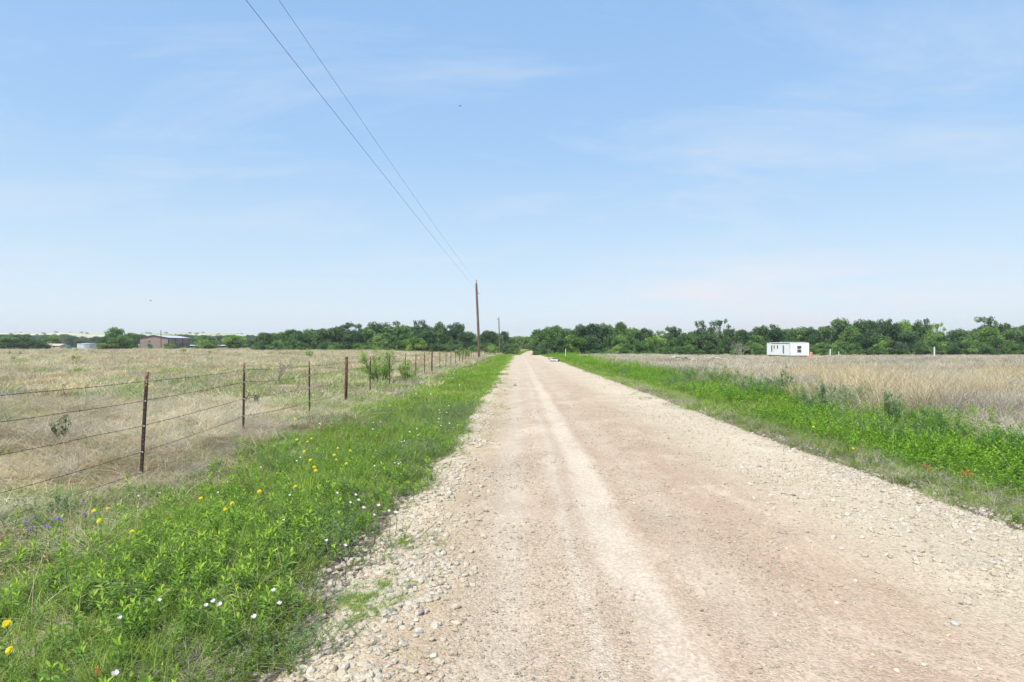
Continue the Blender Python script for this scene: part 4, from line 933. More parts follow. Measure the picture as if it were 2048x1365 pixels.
# bare branching shrubs and trees
def bare(mb, r, P, D, L, rad, depth):
    n = 4; pts_ = [np.array(P, float)]; d = np.array(D, float)
    for i in range(n):
        d = d + r.normal(0, .16, 3); d /= np.linalg.norm(d); pts_.append(pts_[-1] + d * L / n)
    mb.tube(pts_, np.linspace(rad, rad * .6, n + 1), 5 if depth > 1 else 4, r.random(), cap=False)
    if depth == 0: return
    for k in range(r.integers(2, 4)):
        q = pts_[r.integers(2, n + 1)]; nd = d + r.normal(0, .55, 3); nd[2] = abs(nd[2]) * .7 + .25; nd /= np.linalg.norm(nd)
        bare(mb, r, q, nd, L * r.uniform(.55, .85), rad * .58, depth - 1)
def bare_thing(name, px, base, h, stems, depth, mat, label, cat, seed, rad, Z=None, spread=.5):
    if Z is None: x, Z, z = at(px, base)
    else: x = px_at(px, Z); z = float(H(x, Z))
    r = np.random.default_rng(seed); mb = MB()
    for k in range(stems):
        a = r.random() * 6.28; d = np.array([math.cos(a) * spread, math.sin(a) * spread, 1.]); bare(mb, r, (r.normal(0, .02), r.normal(0, .02), -.05), d / np.linalg.norm(d), h * .42, rad, depth)
    o = mb.obj(name, mat, loc=(x, Z, z)); return tag(o, label, cat)
M_twigpale = noise_mat('grey_bare_twigs', [(.35, (.16, .14, .125)), (.65, (.33, .30, .27))], 6, 4, .9)
bare_thing('bare_shrub', 556, 766, 1.25, 3, 4, M_twigpale, 'larger leafless grey shrub behind the fence in the dry pasture', 'shrub', 3, .022)
bare_thing('bare_shrub', 529, 752, .95, 2, 3, M_twigpale, 'smaller leafless grey shrub left of the larger bare one', 'shrub', 5, .014)
bare_thing('bare_shrub', 58, 765, .9, 2, 3, M_twig, 'faint leafless twiggy shrub far left in the dry pasture', 'shrub', 8, .008)
bare_thing('bare_tree', 1482, 712, 4.3, 5, 3, M_barkpale, 'bleached leafless tree standing in front of the right wood', 'tree', 12, .07, Z=140, spread=.55)
bare_thing('bare_tree', 1858, 712, 3.0, 1, 3, M_barkpale, 'thin bleached snag left of the tall white post', 'tree', 14, .04, Z=140, spread=.8)
bare_thing('bare_tree', 1218, 712, 2.2, 2, 2, M_barkpale, 'small pale dead trunk at the edge of the right wood', 'tree', 15, .06, Z=140, spread=.3)

# green shrub behind the fence: woody stems and fine leaves
def shrub(name, x, y, h, w, seed, n, leafL, leafW, mat, label, cat, nst=9, dense=1.0, group=None, up=.6, bark=M_bark):
    r = np.random.default_rng(seed); t = thing(name, label, cat, (x, y, float(H(x, y))), 0, group)
    st = MB(); lf = MB()
    for k in range(nst):
        a = r.random() * 6.28; q = math.sqrt(r.random()) * w * .5; top = np.array([q * math.cos(a), q * math.sin(a), h * r.uniform(.62, 1.0) * (1 - .35 * (q / (w * .5)) ** 2)])
        u = np.linspace(0, 1, 7)[:, None]; path = np.array([[0, 0, -.03]]) + u * np.array([[0, 0, 1]]) * top[2] + (u ** up) * np.array([[top[0], top[1], 0]]) + r.normal(0, .02 * h, (7, 3)) * u
        st.tube(path, np.linspace(.016, .004, 7) * h / 1.5, 5, r.random(), cap=False)
        for j in range(5):
            i = r.integers(2, 7); tip = path[i] + r.normal(0, .17 * w / 2, 3) + np.array([0, 0, .06 * h]); st.tube([path[i], tip], [.004 * h, .002 * h], 4, .5, cap=False)
            m = int(n / nst / 5); uu = r.random(m)[:, None]
            P = path[i] + (tip - path[i]) * uu * 1.15 + r.normal(0, .055 * w / 2 * dense, (m, 3)); P[:, 2] = np.maximum(P[:, 2], .02)
            D = r.normal(0, 1, (m, 3)) + np.array([0, 0, .1]); c = r.random()
            leaves(lf, P, D, leafL * r.uniform(.6, 1.3, m), leafW * r.uniform(.7, 1.2, m), r, np.clip(c * .6 + r.random(m) * .5, 0, 1), .15, .6)
    st.obj('stems', bark, t); lf.obj('foliage', mat, t)
    return t
C_mesq = leaf_mat('mesquite_leaf', [(0, (.14, .25, .045)), (.5, (.28, .45, .08)), (1, (.46, .60, .14))], .4, spread=.8, inst=False)
C_shrub = leaf_mat('dark_shrub_leaf', [(0, (.04, .08, .025)), (.5, (.09, .16, .045)), (1, (.19, .29, .07))], .3, spread=.8, inst=False)
C_sage = leaf_mat('sage_leaf', [(0, (.10, .17, .08)), (.5, (.18, .29, .13)), (1, (.30, .42, .21))], .3, spread=.8, inst=False)
C_deep = leaf_mat('deep_weed_leaf', [(0, (.05, .13, .03)), (.5, (.11, .24, .045)), (1, (.22, .40, .075))], .35, spread=.8, inst=False)
x, y, z = at(766, 769); shrub('leafy_shrub', x - .1, y, 1.55, 1.9, 52, 8500, .055, .019, C_mesq, 'large bright green feathery shrub growing behind the fence', 'shrub', 15, 1.05)
x, y, z = at(806, 766); shrub('leafy_shrub', x + .1, y + .5, 1.15, 1.0, 42, 3000, .052, .018, C_mesq, 'smaller green shrub joined to right of the large feathery shrub', 'shrub', 11, 1.15)
x, y, z = at(116, 884); shrub('leafy_shrub', x, y, .50, .34, 43, 900, .028, .013, C_shrub, 'small dark green shrub in dry grass left of the nearest post', 'shrub', 9, .9)
x, y, z = at(503, 812); shrub('leafy_shrub', x, y, .42, .60, 44, 800, .035, .015, C_shrub, 'small dark leafy shrub right behind the second fence post', 'shrub', 9, .9)
x, y, z = at(640, 838); 
RB = [(1635, 832, .72, .98, C_sage, 'large rounded grey-green weed bush at the right verge edge', 2600, 46), (1778, 862, .80, .42, C_sage, 'tall slim grey-green weed standing above the lush green clump', 1300, 47), (1528, 800, .66, .95, C_sage, 'spiky grey-green weed bush left of the large rounded one', 1500, 48),
      (1700, 826, .55, .7, C_sage, 'low grey-green weed just right of the large rounded bush', 1200, 49), (2012, 934, .46, .95, C_deep, 'dark green spreading weed near the right picture edge', 2200, 50), (1440, 782, .80, 1.5, C_deep, 'broad green weed thicket in the verge below the rubble heap', 2000, 51),
      (1566, 796, .78, .45, C_sage, 'thin upright grey-green weed between two weed bushes', 900, 52), (1388, 766, .7, 1.5, C_deep, 'low broad green weed clump farthest along the right verge', 1600, 53), (1486, 792, .6, 1.0, C_sage, 'loose grey-green weed left of the spiky weed bush', 1300, 54),
      (1880, 880, .42, .8, C_deep, 'leafy green weed clump beside the orange flowers', 1500, 55), (1840, 868, .40, .55, C_deep, 'leafy green weed behind the orange flowers', 1000, 56)]
for px, py, h, w, mt, lb, n_, sd in RB:
    h *= 1.3; w *= 1.1
    x, y, z = at(px, py); shrub('weed_bush', x, y, h, w, sd, n_ * 2, .05, .011, mt, lb, 'weed', 18, .9, 'weed bushes along the right verge', up=.8, bark=C_deep)
x, y, z = at(112, 1032); shrub('weed_bush', x, y, .30, .22, 61, 700, .022, .007, C_sage, 'slender silvery weed beside the purple flowers', 'weed', 6, .8, None, bark=C_sage)
# young green weeds dotted in the pasture
sap = shrub('pasture_weed', 0, 5, .9, .7, 71, 420, .11, .05, C_mesq, 'x', 'weed', 7, 1.0)
WP = [(8, 712, .9, 'at the left picture edge'), (35, 712, .8, 'left of the tan house'), (20, 722, .6, 'near the left edge in open grass'), (121, 707, 1.0, 'in front of the tan house'), (146, 706, 1.2, 'in front of the round tank'), (146, 726, .9, 'in open grass below the round tank'),
      (178, 707, .8, 'below the right side of the round tank'), (150, 750, .5, 'low in the grass left of the nearest post'), (200, 706, .6, 'below the tall uneven tree'), (363, 709, 1.4, 'below the brown building windows'), (418, 710, 1.0, 'right of the brown building bushes'),
      (433, 707, .9, 'below the bright round tree'), (617, 716, 1.3, 'tall and yellowish, below the left wood'), (676, 709, .9, 'close before the left wood'), (325, 706, .7, 'below the utility pole'), (917, 716, 1.5, 'behind the fence by the leaning pole'), (934, 718, 1.5, 'behind the fence, nearest the leaning pole')]
for i, (px, py, h, wh) in enumerate(WP):
    o = sap if i == 0 else copy_tree(sap)
    x, y, z = at(px, py); o.location = (x, y, z); s = h / .9; o.scale = (s, s, s); o.rotation_euler[2] = rf.uniform(0, 6)
    tag(o, 'small bright green weed ' + wh, 'weed', 'green weeds dotted in the dry pasture')

# ------------------------------------------------------------------ brown metal building
M_brown = noise_mat('brown_metal_siding', [(.35, (.23, .175, .155)), (.65, (.28, .215, .19))], .6, 4, .6)
M_trim = noise_mat('dark_brown_trim', [(.4, (.05, .038, .034)), (.6, (.07, .052, .047))], 2, 3, .6)
M_roofm = noise_mat('pale_metal_roof', [(.35, (.50, .52, .54)), (.65, (.60, .62, .64))], .5, 4, .45, metallic=.2)
M_glass = noise_mat('dark_glass', [(.4, (.045, .048, .05)), (.6, (.075, .078, .08))], 1, 2, .35, spec=.4)
M_white = noise_mat('white_paint', [(.35, (.62, .64, .67)), (.55, (.72, .74, .76)), (.75, (.78, .79, .80))], 1.4, 6, .55)
M_greywht = noise_mat('weathered_white_metal', [(.35, (.42, .44, .46)), (.65, (.62, .64, .66))], .8, 5, .5, metallic=.2)
Zb = 260; X1, X0 = px_at(332, Zb), px_at(275.5, Zb); zb = float(H((X0 + X1) / 2, Zb)) - .1
Wd = X1 - X0; Lb = 17.5; eave = z_at(676, Zb) - zb; apex = z_at(671, Zb) - zb
bl = thing('metal_building', 'brown metal building with low gable and pale roof beyond the pasture', 'building', (X0, Zb, zb))
mb = MB(); V = [(0, 0, 0), (Wd, 0, 0), (Wd, 0, eave), (Wd / 2, 0, apex), (0, 0, eave)]; V += [(x, Lb, z) for x, _, z in V]
mb.add(V, [[(0, 1, 2, 3, 4), (9, 8, 7, 6, 5)], [(0, 5, 6, 1), (1, 6, 7, 2), (0, 4, 9, 5)]])
for k in range(1, int(Wd / .6)):
    xx = k * .6; zt = eave + (apex - eave) * (1 - abs(xx - Wd / 2) / (Wd / 2)) - .1; mb.box(xx - .04, xx + .04, -.035, .002, 0, zt)
for k in range(1, int(Lb / .6)): mb.box(Wd - .002, Wd + .035, k * .6 - .04, k * .6 + .04, 0, eave - .1)
mb.obj('wall', M_brown, bl)
mb = MB(); ov = .35; sl = (apex - eave) / (Wd / 2)
for sx in (-1, 1):
    xe = Wd / 2 + sx * (Wd / 2 + ov); ze = apex - sl * (Wd / 2 + ov); Q = [(Wd / 2, -ov, apex + .03), (xe, -ov, ze + .03), (xe, Lb + ov, ze + .03), (Wd / 2, Lb + ov, apex + .03)]
    Q2 = [(a, b, c + .1) for a, b, c in Q]; mb.add(Q + Q2, [[(0, 1, 2, 3), (7, 6, 5, 4), (0, 4, 5, 1), (1, 5, 6, 2), (2, 6, 7, 3)]])
mb.obj('roof', M_roofm, bl)
mb = MB()
for sx in (-1, 1):
    xe = Wd / 2 + sx * (Wd / 2 + ov); ze = apex - sl * (Wd / 2 + ov)
    mb.add([(Wd / 2, -ov - .05, apex - .08), (Wd / 2, -ov - .05, apex + .16), (xe, -ov - .05, ze + .16), (xe, -ov - .05, ze - .08), (Wd / 2, -ov - .003, apex - .08), (Wd / 2, -ov - .003, apex + .16), (xe, -ov - .003, ze + .16), (xe, -ov - .003, ze - .08)], [[(0, 1, 2, 3), (4, 7, 6, 5), (0, 3, 7, 4), (1, 5, 6, 2), (2, 6, 7, 3)]])
mb.box(Wd + ov + .003, Wd + ov + .14, -ov, Lb + ov, eave - .16, eave + .02); mb.obj('gutter', M_trim, bl)
for px in (332.3, 347.5, 361.5, 374.5):
    yy = X1 * F / (px - CX) - Zb if px > 333 else .25
    m = MB(); m.box(Wd + .037, Wd + .16, min(yy, Lb - .2) - .1, min(yy, Lb - .2) + .1, 0, eave - .18); m.obj('downspout', M_trim, bl)
m = MB(); m.box(-.12, .0, -.12, .12, 0, eave - .05); m.obj('downspout', M_trim, bl)
for px in (350.5, 357.5, 364.0, 370.3):
    yy = X1 * F / (px - CX) - Zb; f = MB(); f.box(Wd + .037, Wd + .10, yy - .62, yy + .62, 1.55, 2.75); fr = f.obj('window', M_trim, bl)
    g = MB(); g.box(Wd + .102, Wd + .112, yy - .5, yy + .5, 1.66, 2.64); g.obj('pane', M_glass, fr)
m = MB(); m.box(px_at(294.6, Zb) - X0 - .3, px_at(294.6, Zb) - X0 + .3, -.10, -.037, 3.2, 3.75); m.obj('vent', M_trim, bl)
m = MB(); m.box(-3.0, -.13, 3, Lb - 2, 2.9, 3.1); 
for yy in (3.2, 9, Lb - 2.2): m.box(-2.9, -2.7, yy - .1, yy + .1, 0, 2.9)
m.obj('lean_to_roof', M_trim, bl)

# white vehicle trailer left of the building, round tank, tan house, teal drums, low shed
Zt = 268; x0 = px_at(261, Zt); z0 = float(H(x0, Zt))
t = thing('stock_trailer', 'white livestock trailer parked left of the brown building', 'trailer', (x0, Zt, z0))
m = MB(); m.box(0, 2.9, 0, 1.9, .55, 2.15); m.box(-.03, 2.93, -.03, 1.93, 2.152, 2.25); m.box(2.9, 4.0, .85, 1.05, .5, .62); m.obj('body', M_white, t)
m = MB()
for k in range(3): m.box(.15, 2.75, -.03, -.002, 1.2 + k * .28, 1.33 + k * .28)
m.obj('slat_opening', M_glass, t)
for wx in (.95, 1.75):
    m = MB(); m.tube([(wx, -.12, .33), (wx, .10, .33)], .33, 14); m.obj('wheel', M_glass, t)
Zt = 240; xc = px_at(168, Zt); z0 = float(H(xc, Zt)) - .1; rt_ = 15.8 / F * Zt; ht = z_at(687.8, Zt) - z0
t = thing('water_tank', 'round white corrugated stock tank at the far left of the pasture', 'tank', (xc, Zt, z0))
m = MB(); th = np.linspace(0, 2 * np.pi, 97)[:-1]; rr = rt_ + .05 * (np.arange(96) % 4 < 2)
V = np.concatenate([np.stack([rr * np.cos(th), rr * np.sin(th), np.full(96, q)], 1) for q in (0, ht)]); i = np.arange(96)
m.add(V, [np.stack([i, (i + 1) % 96, (i + 1) % 96 + 96, i + 96], 1)]); m.obj('wall', M_greywht, t)
m = MB(); m.tube([(0, 0, ht - .12), (0, 0, ht + .02)], rt_ + .11, 64); m.tube([(0, 0, ht + .02), (0, 0, ht + .22)], [rt_ + .1, .3], 64); m.obj('lid', M_greywht, t)
M_tan = noise_mat('tan_plaster', [(.4, (.48, .40, .27)), (.6, (.58, .50, .36))], .8, 4, .8)
M_tanroof = noise_mat('pale_tan_roof', [(.4, (.42, .36, .27)), (.6, (.52, .46, .36))], 1, 4, .8)
Zt = 285; x0 = px_at(79, Zt); z0 = float(H(x0, Zt)); W_ = 34 / F * Zt
t = thing('house', 'low tan house with pale roof among the far left trees', 'house', (x0, Zt, z0))
m = MB(); m.box(0, W_, 0, 6, 0, 1.6); m.obj('wall', M_tan, t)
m = MB(); m.add([(-.3, -.4, 1.6), (W_ + .3, -.4, 1.6), (W_ + .3, 3, 2.5), (-.3, 3, 2.5), (W_ + .3, 6.4, 1.6), (-.3, 6.4, 1.6)], [[(0, 1, 2, 3), (3, 2, 4, 5), (0, 5, 4, 1)], [(0, 3, 5), (1, 4, 2)]]); m.obj('roof', M_tanroof, t)
for q in (1.5, 4.6):
    m = MB(); m.box(q, q + 1, -.05, -.003, .7, 1.4); m.obj('window', M_glass, t)
m = MB(); m.box(3, 3.9, -.06, -.003, 0, 1.45); m.obj('door', M_trim, t)
M_teal = noise_mat('teal_paint', [(.4, (.03, .22, .24)), (.6, (.05, .30, .31))], 2, 3, .5)
def drum(name, x, y, r, h, mat, label, rim=None, group=None):
    t = thing(name, label, 'drum', (x, y, float(H(x, y))), 0, group)
    m = MB(); zs = [0, .02, .32, .34, .36, .65, .67, .69, .98, 1.0]; rs = [.97, 1, 1, 1.04, 1, 1, 1.04, 1, 1, .97]
    m.tube([(0, 0, h * q) for q in zs], [r * q for q in rs], 18); m.obj('barrel', mat, t, False)
    m = MB(); m.tube([(0, 0, h + .004), (0, 0, h + .05)], r * .98, 18); m.obj('lid', rim or mat, t); return t
drum('drum', px_at(129, 232), 232, .45, 1.1, M_teal, 'teal drum near the round tank, left one of two', None, 'teal drums by the tank')
drum('drum', px_at(134.5, 233), 233, .42, 1.35, M_teal, 'taller teal drum nearest the round tank', None, 'teal drums by the tank')
M_shed = noise_mat('grey_shed_metal', [(.4, (.13, .15, .16)), (.6, (.19, .21, .22))], 1, 3, .6)
Zt = 320; x0 = px_at(374, Zt); z0 = float(H(x0, Zt)); W_ = 76 / F * Zt
t = thing('shed', 'long low grey livestock shed behind the bright bushes', 'shed', (x0, Zt, z0))
m = MB(); m.box(0, W_, 3, 3.2, 0, 1.6); m.box(0, .2, 0, 3, 0, 1.5); m.box(W_ - .2, W_, 0, 3, 0, 1.5); m.obj('wall', M_shed, t)
m = MB(); m.add([(-.3, -.6, 1.62), (W_ + .3, -.6, 1.62), (W_ + .3, 3.6, 2.0), (-.3, 3.6, 2.0), (-.3, -.6, 1.72), (W_ + .3, -.6, 1.72), (W_ + .3, 3.6, 2.1), (-.3, 3.6, 2.1)], [[(0, 3, 2, 1), (4, 5, 6, 7), (0, 1, 5, 4), (1, 2, 6, 5), (2, 3, 7, 6), (3, 0, 4, 7)]]); m.obj('roof', M_greywht, t)
for k in range(6):
    q = .6 + k * (W_ - 1.2) / 5; m = MB(); m.box(q - .08, q + .08, -.1, .06, 0, 1.6); m.obj('post', M_shed, t)

# ------------------------------------------------------------------ white mobile home
def siding():
    m, n, l = new_mat('white_trailer_siding')
    g = N(n, 'ShaderNodeTexCoord'); x = N(n, 'ShaderNodeTexNoise'); x.inputs['Scale'].default_value = 2.2; x.inputs['Detail'].default_value = 7
    mp_ = N(n, 'ShaderNodeMapping'); mp_.inputs['Scale'].default_value = (2.5, 2.5, 1.2); l.new(g.outputs['Object'], mp_.inputs[0]); l.new(mp_.outputs[0], x.inputs[0])
    r = ramp(n, [(.3, (.52, .53, .54)), (.42, (.68, .70, .72)), (.7, (.74, .76, .79))]); l.new(x.outputs[0], r.inputs[0])
    p = N(n, 'ShaderNodeBsdfPrincipled'); p.inputs['Roughness'].default_value = .9; p.inputs['Specular IOR Level'].default_value = .1; l.new(r.outputs[0], p.inputs['Base Color'])
    o = N(n, 'ShaderNodeOutputMaterial'); l.new(p.outputs[0], o.inputs[0]); return m
M_side = siding()
Zt = 121; xc = px_at(1577.5, Zt); xr_ = px_at(1615.5, Zt); Wt = xr_ - xc; zt0 = z_at(711.5, Zt); Ht = z_at(685.8, Zt) - zt0; Lt = xc * F / (1531.7 - CX) - Zt
t = thing('mobile_home', 'white single-wide mobile home parked before the right wood', 'mobile home', (xc, Zt, zt0))
m = MB(); m.box(0, Wt, 0, Lt, 0, Ht)
for k in range(1, int(Wt / .3)): m.box(k * .3 - .025, k * .3 + .025, -.02, .002, .03, Ht - .05)
for k in range(1, int(Lt / .3)): m.box(-.02, .002, k * .3 - .025, k * .3 + .025, .03, Ht - .05)
m.obj('body', M_side, t)
m = MB(); u = np.linspace(-1, 1, 9); zz_ = Ht + .01 + .10 * (1 - u ** 2)
V = [(Wt / 2 + q * (Wt / 2 + .06), yy, z_) for yy in (-.06, Lt + .06) for q, z_ in zip(u, zz_)] + [(Wt / 2 + q * (Wt / 2 + .06), yy, Ht + .004) for yy in (-.06, Lt + .06) for q in u]
i = np.arange(8); m.add(V, [np.stack([i, i + 1, i + 10, i + 9], 1), np.stack([i, i + 18, i + 19, i + 1], 1), np.stack([i + 9, i + 10, i + 28, i + 27], 1)]); m.obj('roof', M_white, t)
m = MB(); m.box(-.045, -.022, .1, Lt * .78, Ht - .16, Ht - .04); m.obj('gutter', M_shed, t)
M_blue = noise_mat('faded_blue_door', [(.4, (.04, .13, .24)), (.6, (.07, .19, .33))], 3, 3, .5)
def swin(px, z0_, z1_, w, mat_, nm='window'):
    yy = xc * F / (px - CX) - Zt; f = MB(); f.box(-.05, -.022, yy - w / 2 - .06, yy + w / 2 + .06, z0_ - .06, z1_ + .06); o = f.obj(nm, M_white, t)
    g = MB(); g.box(-.062, -.052, yy - w / 2, yy + w / 2, z0_, z1_); g.obj('pane', mat_, o)
m = MB(); m.box(-.055, .03, -.055, -.023, .0, Ht); m.box(-.055, -.023, -.022, .05, .0, Ht); m.obj('corner_shade_strip', M_greywht, t)  # grey strip added to mark the corner between two faces lit alike
swin(1542, .72, 1.98, .55, M_glass); swin(1546.8, 1.35, 1.98, .5, M_glass); swin(1553.3, 1.35, 1.98, .5, M_glass); swin(1565, .45, 1.95, .62, M_blue, 'door')
xa, xb = px_at(1592, Zt) - xc, px_at(1599.6, Zt) - xc; za_, zb_ = z_at(705.3, Zt) - zt0, z_at(692.2, Zt) - zt0
f = MB(); f.box(xa - .07, xb + .07, -.05, -.022, za_ - .07, zb_ + .07); wf = f.obj('window', M_white, t)
zm = (za_ + zb_) / 2; g = MB(); g.box(xa, xb, -.062, -.052, za_, zm - .06); g.box(xa, xb, -.062, -.052, zm + .06, zb_); g.obj('pane', M_glass, wf)
m = MB(); m.box(.2, Wt - .2, .3, Lt - .3, -.22, -.003)
for q in (3, Lt - 3): m.tube([(.25, q, -.35), (.45, q, -.35)], .38, 14); m.tube([(Wt - .45, q, -.35), (Wt - .25, q, -.35)], .38, 14)
for q in (.5, Lt / 2, Lt - .6): m.box(.3, .7, q - .2, q + .2, -.75, -.22); m.box(Wt - .7, Wt - .3, q - .2, q + .2, -.75, -.22)
m.obj('chassis', M_trim, t)
M_orange = noise_mat('faded_orange', [(.4, (.55, .22, .10)), (.6, (.66, .32, .18))], 3, 3, .6)
drum('drum', px_at(1619.5, 117), 117, .24, .95, M_orange, 'faded orange drum with pale lid at the right corner of the trailer', M_white)
# posts
M_wpost = noise_mat('white_post_paint', [(.35, (.55, .56, .56)), (.65, (.74, .75, .75))], 6, 4, .7)
for px, top, Z, r_, lb, nm, sq in ((1131, 697.5, 86, .045, 'slim white roadside marker post on the right verge', 'marker_post', 0), (1657, 698, 126, .07, 'short pale fence post right of the white trailer', 'fence_post', 1), (1674.5, 703, 128, .05, 'shortest thin pale post, right of the short pale fence post', 'fence_post', 1), (1863, 694, 120, .085, 'tall white post standing alone in the right field', 'fence_post', 1)):
    x = px_at(px, Z); z = float(H(x, Z)); h = z_at(top, Z) - z; m = MB()
    if sq: m.box(-r_, r_, -r_, r_, -.2, h - r_ * .6); m.add([(-r_, -r_, h - r_ * .6), (r_, -r_, h - r_ * .6), (r_, r_, h - r_ * .6), (-r_, r_, h - r_ * .6), (0, 0, h)], [[(0, 1, 4), (1, 2, 4), (2, 3, 4), (3, 0, 4)]])
    else: m.tube([(0, 0, -.2), (0, 0, h - .06), (0, 0, h)], [r_, r_, r_ * .5], 10)
    o = m.obj(nm, M_wpost, loc=(x, Z, z)); o.rotation_euler = (0, rf.uniform(-.02, .03), 0); tag(o, lb, 'post')
# roadside rock and pipe
M_rock = noise_mat('pale_rock', [(.3, (.24, .215, .18)), (.6, (.40, .37, .31))], 4, 7, .9, .6, coord='Object')
M_pipeg = noise_mat('galvanised_pipe', [(.4, (.26, .28, .29)), (.6, (.38, .40, .41))], 5, 4, .5, metallic=.3)
x, y, z = at(1102, 721); mb = stone_mb(77, .8, True); mb.V = [v * .62 for v in mb.V]; o = mb.obj('rock', M_rock, loc=(x, y, z + .12)); tag(o, 'pale rock at the far right edge of the road beside a pipe', 'rock')
x, y, z = at(1113, 723.5); t = thing('culvert_pipe', 'grey metal pipe end lying beside the far right road edge', 'pipe', (x, y, z + .08)); m = MB()
m.tube([(-.55, .25, .03), (-.2, .1, .02), (.15, 0, 0)], .13, 14, cap=False); m.tube([(.15, 0, 0), (.14, 0, 0)], [.13, .105], 14, cap=False); m.tube([(.14, 0, 0), (-.5, .23, .03)], .105, 14, cap=False); m.obj('barrel', M_pipeg, t, True)
m = MB(); m.tube([(.16, 0, -.005), (.24, -.03, -.01)], [.15, .15], 14); m.obj('end_collar', M_trim, t, False)
# rubble heap in the grass
m = MB(); rr_ = np.random.default_rng(90)
def rub(cx, cy, n, sx, hmax):
    for k in range(n):
        q = stone_mb(int(rr_.integers(1e6)), .5); s = rr_.uniform(.2, .62); dx_ = rr_.normal(0, sx); V = q.V[0] * s; V = V * np.array([1.4, 1, .8])
        x = cx + dx_; y = cy + rr_.normal(0, .5); hh = hmax * math.exp(-(dx_ / sx) ** 2 * .7) * rr_.uniform(.35, 1)
        m.add(V + np.array([x, y, float(H(x, y)) + hh]), list(q.F.values())[0])
xx = px_at(1362, 62); rub(xx, 62, 46, 1.1, .56); xx = px_at(1432, 60); rub(xx, 60, 34, 1.1, .52)
o = m.obj('rubble', M_rock); tag(o, 'pale broken rock and rubble heaped in the dry grass right of the road', 'rubble', None, 'stuff')

# ------------------------------------------------------------------ larger stones, each a thing
BS = [(728, 1218, 12), (700, 1225, 9), (755, 1298, 12), (838, 1262, 14), (820, 1335, 16), (695, 1355, 14), (676, 1318, 9), (640, 1255, 11), (706, 1290, 9), (748, 1192, 9), (795, 1182, 8), (760, 1145, 11), (893, 1152, 9), (833, 1240, 10), (912, 1245, 16), (868, 1310, 12), (780, 1300, 10), (735, 1252, 8), (664, 1337, 9), (858, 1352, 9),
      (990, 1028, 8), (1040, 1078, 8), (1590, 1201, 10), (1668, 1203, 9), (1545, 1225, 8), (1548, 1228, 7), (1562, 1065, 11), (1570, 1095, 8), (1648, 1258, 10), (1840, 1328, 9), (1900, 1245, 14), (1870, 1031, 7), (1740, 1310, 8), (1786, 1340, 10), (1630, 1218, 8), (1950, 1335, 9), (1888, 1268, 9), (1705, 1160, 8), (1602, 1170, 7), (1720, 1075, 9)]
M_bs = []
for k, c in enumerate([[(.3, (.40, .33, .23)), (.6, (.52, .44, .32))], [(.3, (.46, .40, .30)), (.6, (.57, .51, .40))], [(.3, (.20, .17, .15)), (.6, (.32, .28, .25))], [(.35, (.34, .33, .32)), (.6, (.50, .48, .44))]]): M_bs.append(noise_mat('stone_' + ['cream', 'pale', 'dark', 'grey'][k], c, 25, 6, .9, .4))
cn = ['cream', 'pale', 'dark grey', 'grey-white']
order = sorted(range(len(BS)), key=lambda i: -BS[i][1]); cntL = {}
for i in order:
    px, py, w = BS[i]; x, y, z = at(px, py); z = float(max(road_surf(np.array([x]), np.array([y]))[0], ground_h(x, y)))
    c = 2 if (px, py) in ((990, 1028), (1040, 1078), (1870, 1031), (1562, 1065)) else 3 if (px, py) in ((755, 1298), (838, 1262), (1900, 1245)) else i % 2
    s = w * 1.35 / F * y * 1.0; mb = stone_mb(300 + i, .62, True); mb.V = [v * s for v in mb.V]; o = mb.obj('stone', M_bs[c], loc=(x, y, z + s * .10), smooth=False); o.rotation_euler = (rf.uniform(-.2, .2), rf.uniform(-.2, .2), rf.uniform(0, 6))
    area = 'left gravel shoulder' if px < 960 else 'middle of the road' if px < 1500 else 'right half of the road'
    k = (c, area); cntL[k] = cntL.get(k, 0) + 1
    tag(o, f'{cn[c]} stone on the {area}, {ORD[cntL[k] - 1]} nearest of its colour', 'stone', 'larger stones on the road and shoulder')

# ------------------------------------------------------------------ flowers, each a thing
def petal_mat(name, c1, c2, tr=.3):
    return leaf_mat(name, [(0, c1), (1, c2)], tr, .6, 1.0, inst=False)
M_yel = petal_mat('yellow_petal', (.70, .56, .01), (.82, .72, .03)); M_ctr = petal_mat('flower_centre', (.50, .33, .02), (.62, .45, .03), .1)
M_wht = petal_mat('white_pink_petal', (.80, .70, .76), (.86, .84, .86)); M_org = petal_mat('orange_bract', (.75, .16, .05), (.85, .30, .14)); M_pur = petal_mat('purple_floret', (.26, .17, .50), (.44, .32, .70))
M_stem = leaf_mat('flower_stem', [(0, (.08, .15, .03)), (1, (.12, .20, .05))], .1, inst=False)
def daisy(seed):
    r = np.random.default_rng(seed); p = MB(); n = 16
    for ring, (L, zz0, off) in enumerate(((.024, 0, 0), (.018, .002, .2))):
        th = np.arange(n) * 2 * np.pi / n + off; D = np.stack([np.cos(th), np.sin(th), np.full(n, .12 + ring * .35) + r.normal(0, .08, n)], 1)
        leaves(p, np.array([[0, 0, zz0]]) + D * .004, D, L * r.uniform(.85, 1.1, n), .0105, r, r.random(n), .08, .05)
    c = MB(); c.tube([(0, 0, 0), (0, 0, .004), (0, 0, .007)], [.0085, .0075, .002], 10); return p, c
